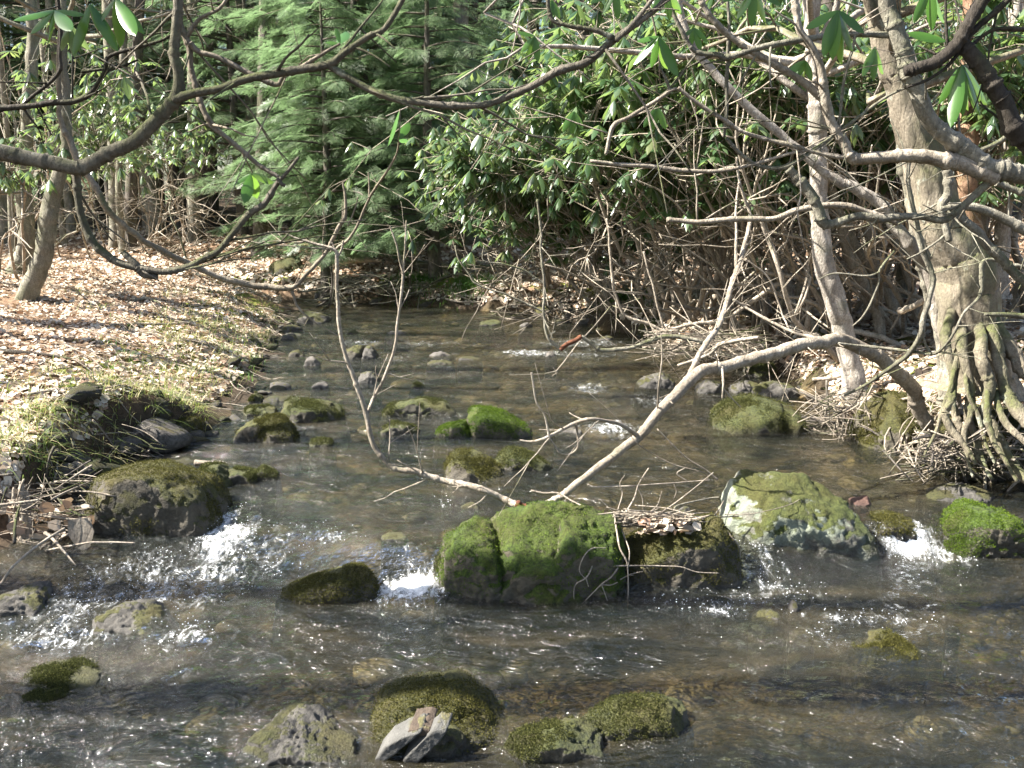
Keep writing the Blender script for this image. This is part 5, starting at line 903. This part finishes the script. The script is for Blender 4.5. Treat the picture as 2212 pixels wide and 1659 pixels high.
# ------------------------------------------------------------------ leaf litter, grass, sticks
def scatter_ground(n, fn):
    r = np.random.default_rng(55); X, Y = fn(r, n); Z = gz(X, Y); return r, X, Y, Z
def nrm_at(X, Y):
    e_ = .03; return np.stack([-(gz(X + e_, Y) - gz(X - e_, Y)) / (2 * e_), -(gz(X, Y + e_) - gz(X, Y - e_)) / (2 * e_), np.ones_like(X)], -1)
dlt = np.array([(-.5, 0, .06), (0, 0, 0), (.5, 0, .08), (-.62, .5, .12), (0, .5, .03), (.6, .5, .1), (-.3, 1, .02), (.02, 1.1, .10), (.3, 1, .02)]); dlf = np.array([(0, 1, 4, 3), (1, 2, 5, 4), (3, 4, 7, 6), (4, 5, 8, 7)])
def litter(n, fn, name, label, mat=LITTER, size=(.035, .085)):
    r, X, Y, Z = scatter_ground(n, fn); n = len(X); a = r.uniform(0, 6.3, n); s_ = r.uniform(*size, n); N = nrm_at(X, Y) + r.normal(0, .38, (n, 3)); d = np.stack([np.cos(a), np.sin(a), np.zeros(n)], -1)
    d -= N * ((d * N).sum(1) / (N * N).sum(1))[:, None]; M = frames(d, N, s_ * r.uniform(.5, .9, n), s_, s_ * r.uniform(.5, 2.2, n)); V, Q = tpl_scatter(dlt - [0, .5, 0], dlf, M, np.stack([X, Y, Z + r.uniform(.004, .022, n)], -1))
    tag(mk(name, V, Q, None, mat), label, 'leaves', kind='stuff')
def f_left(r, n):
    Y = 4.6 + 14 * r.random(n) ** 1.25; D_ = .3 + 8.5 * r.random(n) ** 1.3; X = XL(Y) - D_; k = (X > -.62 * Y - 1.5) & (noise(np.stack([X, Y, X * 0], -1), 1.4, 8) > -.8 + .35 * sstep(1.2, .3, D_)); return X[k], Y[k]
def f_right(r, n):
    Y = 5 + 14 * r.random(n) ** 1.3; D_ = .15 + 7 * r.random(n) ** 1.4; X = XR(Y) + D_; k = X < .62 * Y + 1.2; return X[k], Y[k]
def f_far(r, n):
    Y = r.uniform(15.5, 24, n); X = r.uniform(-11, 12, n); k = (X < XL(Y) - .2) | (X > XR(Y) + .2); return X[k], Y[k]
litter(80000, f_left, 'leaf_litter', 'carpet of pale dry dead leaves over the left bank', size=(.014, .056)); litter(26000, f_right, 'leaf_litter', 'dead leaves covering the right bank among the roots'); litter(14000, f_far, 'leaf_litter', 'dead leaves on the shaded far forest floor', size=(.05, .1))
def grass(clumps, name, label, mat, nb=18, H=(.08, .22), wd=.003, spread=.07, lean=None):
    r = np.random.default_rng(len(clumps)); P = []; D0 = []; HH = []
    for (x, y, z, s_, ln) in clumps:
        for j in range(int(nb * s_)):
            a = r.uniform(0, 6.3); P.append((x + r.normal(0, spread), y + r.normal(0, spread), z)); D0.append((math.cos(a) * r.uniform(.1, 1.0) + ln[0], math.sin(a) * r.uniform(.1, 1.0) + ln[1], 0)); HH.append(r.uniform(*H) * s_)
    P = np.array(P); P[:, 2] = gz(P[:, 0], P[:, 1]) - .01; D0 = np.array(D0); HH = np.array(HH)[:, None]; n = len(P); t = np.linspace(0, 1, 5); sd = np.stack([-D0[:, 1], D0[:, 0], D0[:, 0] * 0], -1) + 1e-4; sd /= np.linalg.norm(sd, axis=1)[:, None]
    dm_ = np.linalg.norm(D0, axis=1)[:, None]; V = []
    for k, tt in enumerate(t):
        c = P + D0 * HH * (tt ** 1.6) * 1.3 + np.array([0, 0, 1.]) * HH * (tt - .75 * dm_ * tt ** 2.4); w_ = wd * (1 - tt) + .0004; V += [c - sd * w_, c + sd * w_]
    V = np.stack(V, 1).reshape(-1, 3); q = np.array([(2 * k, 2 * k + 1, 2 * k + 3, 2 * k + 2) for k in range(4)]); Q = (q[None] + (np.arange(n) * 10)[:, None, None]).reshape(-1, 4)
    tag(mk(name, V, Q, None, mat), label, 'grass', kind='stuff')
r = np.random.default_rng(31); cl = []; cg = []
for k in range(430):
    y = 5.0 + 9.5 * r.random() ** 1.2; d = abs(r.normal(.3, .55)) + .26
    if noise(np.array([[XL(y) - d, y, 0]]), 1.1, 41)[0] < -.15 and r.random() < .7: continue
    x = XL(y) - d; ln = (.3, -.1) if d < .55 else (.1, -.05); (cl if r.random() < .68 else cg).append((x, y, 0, r.uniform(.5, 1.25), ln))
for k in range(60): y = r.uniform(5.0, 7.2); x = XL(y) - r.uniform(.16, .6); cl.append((x, y, 0, 1.0, (.5, -.25)))
grass(cl, 'grass', 'pale dry and green grass tufts along the edge of the left bank', GRASS, H=(.06, .19)); grass(cg, 'grass', 'short fresh green grass patches on the left bank', GREENGRASS, H=(.04, .11), nb=26)
cr = []
for k in range(150): y = 5.2 + 9 * r.random(); x = XR(y) + abs(r.normal(.25, .3)) + .1; cr.append((x, y, 0, r.uniform(.4, .9), (-.4, -.2)))
grass(cr, 'grass', 'thin grass tufts along the right bank', GRASS, nb=16)
cf = [(x, y, 0, 1.2, (-.1, -.4)) for x, y in [(on_ground(a, b)[0], on_ground(a, b)[1]) for a, b in [(990, 625), (1005, 620), (1020, 618), (1040, 612), (1350, 648), (1370, 645), (1330, 650), (1390, 655), (930, 620), (900, 610), (870, 615)]] for _ in range(4)]
grass(cf, 'grass', 'green grass on the mounds of the far bank', GREENGRASS, nb=30, H=(.1, .2), wd=.006, spread=.15)
# fine fallen twigs everywhere on the banks
mb = MB(); r = np.random.default_rng(17)
for k in range(520):
    if r.random() < .6: y = 4.8 + 10 * r.random() ** 1.3; x = XL(y) - .1 - 5 * r.random() ** 1.5
    else: y = 5.2 + 9 * r.random(); x = XR(y) + 4 * r.random() ** 1.6
    L = r.uniform(.15, .8); a = r.normal(0, .9); t = np.linspace(-.5, .5, 7)[:, None]; P = np.array([x, y, 0]) + np.array([math.cos(a), math.sin(a), 0]) * t * L; P += np.stack([noise(P, 3, k), noise(P, 3, k + 1), P[:, 0] * 0], -1) * .05
    P[:, 2] = gz(P[:, 0], P[:, 1]) + r.uniform(.012, .04) + np.abs(t[:, 0]) * r.uniform(0, .12); tube(mb, P, r.uniform(.002, .007) * np.linspace(1, .4, 7), 4)
tag(mb.build('twig_litter', BARK_DEAD), 'small dry twigs strewn over both banks', 'twigs', kind='stuff')
def lay(label, pts, rad, mat, name='fallen_stick', cat='stick', lift=.03, kids=None, floor=True):
    """a stick lying on the ground seen through these D points"""
    P = np.array([on_ground(a, b) for a, b in pts]); C = catmull(P, 7 * len(pts)); C[:, 2] = np.maximum(C[:, 2], 0 if floor else -9) + lift; mb = MB(); rr = rad * np.linspace(1, .45, len(C)); tube(mb, C, rr, 8, .15, int(pts[0][0])); o = mb.build(name, mat); centre_origin(o); tag(o, label, cat, 'sticks fallen on the banks'); return o
lay('curved dark stick across the middle of the leaf covered bank', [(240, 708), (300, 706), (370, 706), (430, 700), (480, 688)], .014, BARK_DEAD)
lay('dark stick lying left of the curved one on the bank', [(-10, 765), (40, 770), (100, 775), (160, 785)], .022, BARK_DARK)
lay('pale short stick with peeled bark at the left edge', [(20, 782), (60, 780)], .014, BARK_DEAD)
lay('thin twig running down the leaves below the leaning tree', [(175, 620), (200, 650), (225, 690)], .008, BARK_DEAD)
lay('brown branch stub among the leaves in the middle of the bank', [(290, 655), (320, 650), (345, 660)], .022, BARK_GREY)
lay('long grassy stick across the lower left bank', [(60, 862), (140, 850), (220, 845), (260, 830)], .009, BARK_DEAD)
lay('weathered grey log end by the block-shaped boulder', [(150, 1018), (185, 1022), (225, 1032)], .035, BARK_DEAD, 'driftwood_log', 'log')
lay('short peeled white stick in the water right of the block-shaped boulder', [(425, 1056), (450, 1064), (486, 1066)], .022, BARK_DEAD, 'driftwood_stick', lift=.05)
lay('dark fallen log on the far bank right of centre', [(870, 582), (940, 590), (1010, 594), (1095, 592)], .07, BARK_GREY, 'fallen_log', 'log', lift=.12)
lay('lit fallen log on the far bank behind the tall hanging twig', [(725, 586), (770, 580), (830, 582)], .07, BARK_TAN, 'fallen_log', 'log', lift=.14)
lay('forked pale sticks in front of the far bank hollow', [(955, 652), (990, 660), (1040, 662)], .02, BARK_DEAD, 'driftwood_stick', lift=.06)
lay('crossing pale stick in front of the far bank hollow', [(975, 645), (1000, 655), (1030, 668)], .016, BARK_DEAD, 'driftwood_stick', lift=.09)
lay('stick jutting from the right bank over the shore stones', [(1755, 846), (1800, 842), (1835, 830), (1850, 812)], .018, BARK_DEAD, lift=.1)
lay('root-like stick hanging off the right bank into the water', [(1870, 970), (1890, 940), (1900, 890), (1910, 870)], .014, BARK_TAN, lift=.05)
def heap(name, label, box, n, rad, mat, seed, ln=(.15, .5), flat=.35, drop=0):
    r = np.random.default_rng(seed); (a, b, c, d_, Y0, Y1) = box; mb = MB(); m2 = MB(); cen = at((a + c) / 2, (b + d_) / 2, (Y0 + Y1) / 2); e = empty(name, cen)
    for k in range(n):
        p = at(r.uniform(a, c), r.uniform(b, d_), r.uniform(Y0, Y1)); d = r.normal(0, 1, 3) * [1, .8, flat]; d /= np.linalg.norm(d); d[2] -= drop; L = r.uniform(*ln); P = arc(p - d * L / 2, p + d * L / 2, r, 8, r.uniform(-.04, .08), .05); P[:, 2] = np.maximum(P[:, 2], wlevel(P[:, 0], P[:, 1]) + .0)
        tube(mb, P, r.uniform(*rad) * r.uniform(.4, 1) * np.linspace(1, .35, 8), 5)
        if k % 2: tube(m2, P + [r.normal(0, .03), r.normal(0, .05), r.uniform(-.03, .02)], r.uniform(*rad) * np.linspace(1, .35, 8), 5)
    mb.build('twigs', mat, e); m2.build('dark_twigs', BARK_FAR, e); tag(e, label, 'debris'); return e
r = np.random.default_rng(71)
for k, (a, b) in enumerate([(330, 5), (705, 640), (760, 655), (820, 650), (880, 648), (930, 655), (1190, 672), (1240, 680), (1420, 700), (1470, 690), (850, 610), (1100, 640), (700, 655)][1:]):
    wd = r.uniform(40, 80); hh = r.uniform(12, 26); rock('bank_rock', [(a - wd / 2, b), (a - wd * .3, b - hh * .8), (a + wd * .1, b - hh), (a + wd / 2, b - hh * .4), (a + wd / 2, b)], b, .35, [ROCK_GREY, ROCK_DKMOSS, ROCK_OLIVE][k % 3], f'dark rock along the far water edge, {ORD(k + 1)} of twelve', zb=.03, sub=4, Y=float(on_ground(a, b)[1]))
heap('drift_heap', 'dark drift wood against the far bank behind the tall twig', (690, 600, 960, 660, 15, 16.2), 120, (.004, .02), BARK_GREY, 11, (.3, 1.2), .25)
heap('drift_heap', 'sticks along the far bank left of the mossy cushion', (1080, 640, 1400, 700, 13, 14.6), 120, (.003, .014), BARK_TAN, 12, (.3, .9), .3)
# heap of drift twigs at the right shore, twig pile on the boulders, driftwood at the left
heap('twig_heap', 'heap of drift twigs caught on the right shore upstream', (1420, 715, 1640, 768, 8.4, 9.2), 190, (.002, .008), BARK_TAN, 1, (.15, .7), .2)
heap('twig_heap', 'litter of sticks and roots hanging under the right bank mound', (1760, 850, 1900, 950, 6.4, 7.2), 110, (.002, .009), BARK_DEAD, 2, (.12, .45), .6)
heap('twig_heap', 'roots and sticks below the rooted tree at the water edge', (1960, 940, 2212, 1030, 5.3, 5.7), 150, (.002, .01), BARK_TAN, 3, (.12, .4), .5)
heap('twig_heap', 'dark twigs and roots beneath the grassy left bank edge', (130, 930, 330, 1010, 5.9, 6.6), 90, (.002, .007), BARK_DEAD, 4, (.1, .35), .5)
YP = 4.42; e = empty('twig_pile', at(1440, 1130, YP)); mb = MB(); r = np.random.default_rng(3)
z8 = lambda a, b: (1098 + a * .5027, 1016 + b * .5027)
def tw(pts, w_=4, Y=YP, mat=BARK_DEAD, nm='twig'):
    m = MB(); L = [(*z8(a, b), Y + (q[0] if q else 0), w_ * (1 - .55 * i / len(pts))) for i, (a, b, *q) in enumerate(pts)]; path_tube(m, L, 5, .1, int(pts[0][0]), wob=.008, per=6); m.build(nm, mat, e)
tw([(455, 180, 0), (465, 250, -.1), (480, 330, -.2), (512, 400, -.25), (516, 500, -.28), (512, 605, -.3)], 5); tw([(460, 200), (500, 290, -.1), (520, 350, -.2), (515, 420, -.25)], 4)
tw([(360, 425, -.2), (440, 412, -.25), (520, 410, -.25), (640, 412, -.2), (740, 415, -.2), (810, 436, -.2), (905, 442, -.2)], 4.5); tw([(515, 450, -.25), (560, 438, -.25), (578, 436, -.25)], 3); tw([(480, 470, -.25), (515, 452, -.25), (540, 450, -.25)], 3)
tw([(470, 420, -.25), (440, 460, -.3), (400, 490, -.3), (350, 540, -.3), (310, 580, -.3)], 4); tw([(400, 490, -.3), (440, 492, -.3), (470, 480, -.3)], 3); tw([(400, 490, -.3), (415, 530, -.3), (425, 560, -.3)], 3); tw([(420, 335, -.2), (360, 335, -.25), (325, 370, -.3), (305, 430, -.3), (335, 470, -.3)], 3.5)
tw([(390, 350, -.2), (365, 400, -.25), (335, 460, -.3), (290, 490, -.3), (282, 540, -.3), (290, 575, -.3)], 4); tw([(335, 465, -.3), (345, 500, -.3)], 3)
tw([(470, 190), (560, 185, 0), (650, 188, 0), (700, 196, 0), (880, 202, .1), (990, 196, .1)], 6); tw([(880, 202, .1), (930, 250, .05), (960, 290, 0), (990, 330, 0), (996, 385, 0)], 5); tw([(960, 285, 0), (965, 310, 0), (950, 335, 0)], 3); tw([(880, 202, .1), (910, 160, .1), (925, 130, .1)], 3.5)
tw([(500, 190, 0), (540, 120, .05), (560, 60, .1), (605, -10, .1)], 4); tw([(555, 75, .1), (575, 120, .1), (578, 185, .1)], 3); tw([(660, 180, 0), (720, 140, .05), (800, 75, .1), (880, 10, .15)], 4); tw([(340, 60, .1), (375, 72, .1), (520, 68, .1), (660, 58, .15), (770, 48, .2), (860, 42, .2)], 4.5)
tw([(770, 48, .2), (725, 15, .2), (760, -10, .2)], 3.5); tw([(712, 60, .2), (722, 90, .2), (708, 130, .2)], 2.5); tw([(900, 40, .3), (850, 0, .3), (760, -60, .3), (640, -180, .3)], 5); tw([(860, 42, .3), (840, 10, .3), (700, -30, .3), (560, -110, .3), (500, -190, .3), (420, -270, .3), (350, -330, .3)], 2.5)
tw([(470, 170), (490, 100, .05), (480, 55, .05), (500, 20, .05)], 2.5); tw([(600, 185), (640, 150, .05), (660, 90, .05)], 2.5); tw([(390, 125), (420, 150, 0), (460, 190, 0)], 2.5); tw([(720, 185), (730, 150, 0), (860, 120, .1), (905, 115, .1)], 5, mat=BARK_GREY)
tw([(95, 88, .1), (150, 100, .1), (215, 100, .1), (270, 130, .05), (325, 155, .0)], 6); tw([(930, 190, .1), (1050, 185, .1), (1200, 150, .2), (1260, 120, .3)], 2.5)
for k in range(85):
    a, b = r.uniform(455, 780), r.uniform(180, 235); L = r.uniform(50, 190); an = r.normal(0, .35); dy = r.normal(0, .08); tw([(a - L * math.cos(an), b - L * math.sin(an) * .5, dy), (a, b + r.normal(0, 8), 0), (a + L * math.cos(an), b + L * math.sin(an) * .5, -dy)], r.uniform(2.2, 4.5)) if k < 40 else mb.add(*(lambda m: (m.V[0], m.Q[0], m.T[0]))((lambda m: (path_tube(m, [(*z8(a - L * .6, b - 20 * an), YP + dy, 3), (*z8(a, b + 6), YP, 3), (*z8(a + L * .6, b + 24 * an), YP - dy, 2)], 4, .1, k), m)[1])(MB())))
mb.build('fine_twigs', BARK_DEAD, e)
m = MB(); n = 60; rr_ = np.random.default_rng(5); P = np.array([at(*z8(rr_.uniform(560, 800), rr_.uniform(215, 270)), YP + rr_.uniform(-.12, .1)) for _ in range(n)]); a = rr_.uniform(0, 6.3, n); sz = rr_.uniform(.03, .06, n)
V, Q = tpl_scatter(dlt, dlf, frames(np.stack([np.cos(a), np.sin(a), a * 0], -1), np.tile([0, -.3, 1.], (n, 1)) + rr_.normal(0, .4, (n, 3)), sz * .7, sz, sz * 1.5), P); m.add(V, Q); m.build('dead_leaves', LITTER, e)
tag(e, 'pile of dead twigs and leaves caught across the two middle boulders', 'debris')
# driftwood and drift litter at the lower left
e = empty('broken_stump', at(50, 1180, 4.6))
for k, (x0, x1, w_, top) in enumerate([(30, 40, 16, 1050), (42, 48, 20, 1040), (56, 58, 18, 1058), (68, 66, 12, 1080), (22, 30, 10, 1090)]):
    m = MB(); path_tube(m, [(x0, top, 4.7, w_ * .35), (x0 + 2, top + 40, 4.68, w_), (x1, 1130, 4.66, w_ * 1.1), (x1 - 2, 1200, 4.6, w_ * 1.2), (x1 - 4, 1240, 4.58, w_ * 1.1)], 7, .3, k * 5 + 2, wob=.02); m.build('splinter', BARK_DEAD, e)
tag(e, 'splintered pale stump standing in drift litter at the left edge', 'stump')
heap('drift_litter', 'drift litter of sticks around the splintered stump', (-60, 1030, 200, 1200, 4.55, 5.2), 150, (.002, .009), BARK_DEAD, 6, (.12, .5), .45)
m = MB(); n = 260; P = np.array([at(rr_.uniform(-60, 190), rr_.uniform(1090, 1200), rr_.uniform(4.6, 5.2)) for _ in range(n)]); a = rr_.uniform(0, 6.3, n); sz = rr_.uniform(.04, .08, n)
V, Q = tpl_scatter(dlt, dlf, frames(np.stack([np.cos(a), np.sin(a), rr_.normal(0, .5, n)], -1), rr_.normal(0, .7, (n, 3)) + [.2, -.7, .6], sz * .7, sz, sz * 1.8), P); tag(mk('drift_leaves', V, Q, None, LITTER), 'matted dead leaves lodged round the splintered stump', 'leaves', kind='stuff')
for lb_, pts in [('white bare twig crossing in front of the stump to the left edge', [(-20, 1092, 4.4, 7), (40, 1086, 4.4, 6), (85, 1080, 4.4, 5)]), ('long pale twig lying along the foot of the block-shaped boulder', [(100, 1190, 4.5, 5), (200, 1172, 4.5, 5), (290, 1172, 4.5, 3)]),
    ('curved pale twig reaching down into the water at the left edge', [(140, 1140, 4.4, 6), (80, 1180, 4.3, 6), (30, 1220, 4.2, 6), (0, 1260, 4.1, 5)]), ('short pale stick pointing down right over the shallow pool', [(100, 1150, 4.5, 8), (130, 1180, 4.4, 6), (165, 1222, 4.3, 3)])]:
    mb = MB(); path_tube(mb, pts, 6, .12, int(pts[0][1])); o = mb.build('driftwood_stick', BARK_DEAD); centre_origin(o); tag(o, lb_, 'stick')
lf = MB(); V, Q = tpl_scatter(dlt, dlf, frames(np.array([[0.1, -.1, -1.]]), np.array([[0.1, -1, .2]]), [.10], [.14], [.1]), at(172, 1120, 4.55)[None]); lf.add(V, Q)
o = lf.build('dead_leaf', BARK_DEAD); centre_origin(o); tag(o, 'large pale dead leaf hanging left of the block-shaped boulder', 'leaf')
# unused prototypes never placed
for e_, used in hp + tp:
    if not used:
        for c in list(e_.children): bpy.data.objects.remove(c)
        bpy.data.objects.remove(e_)
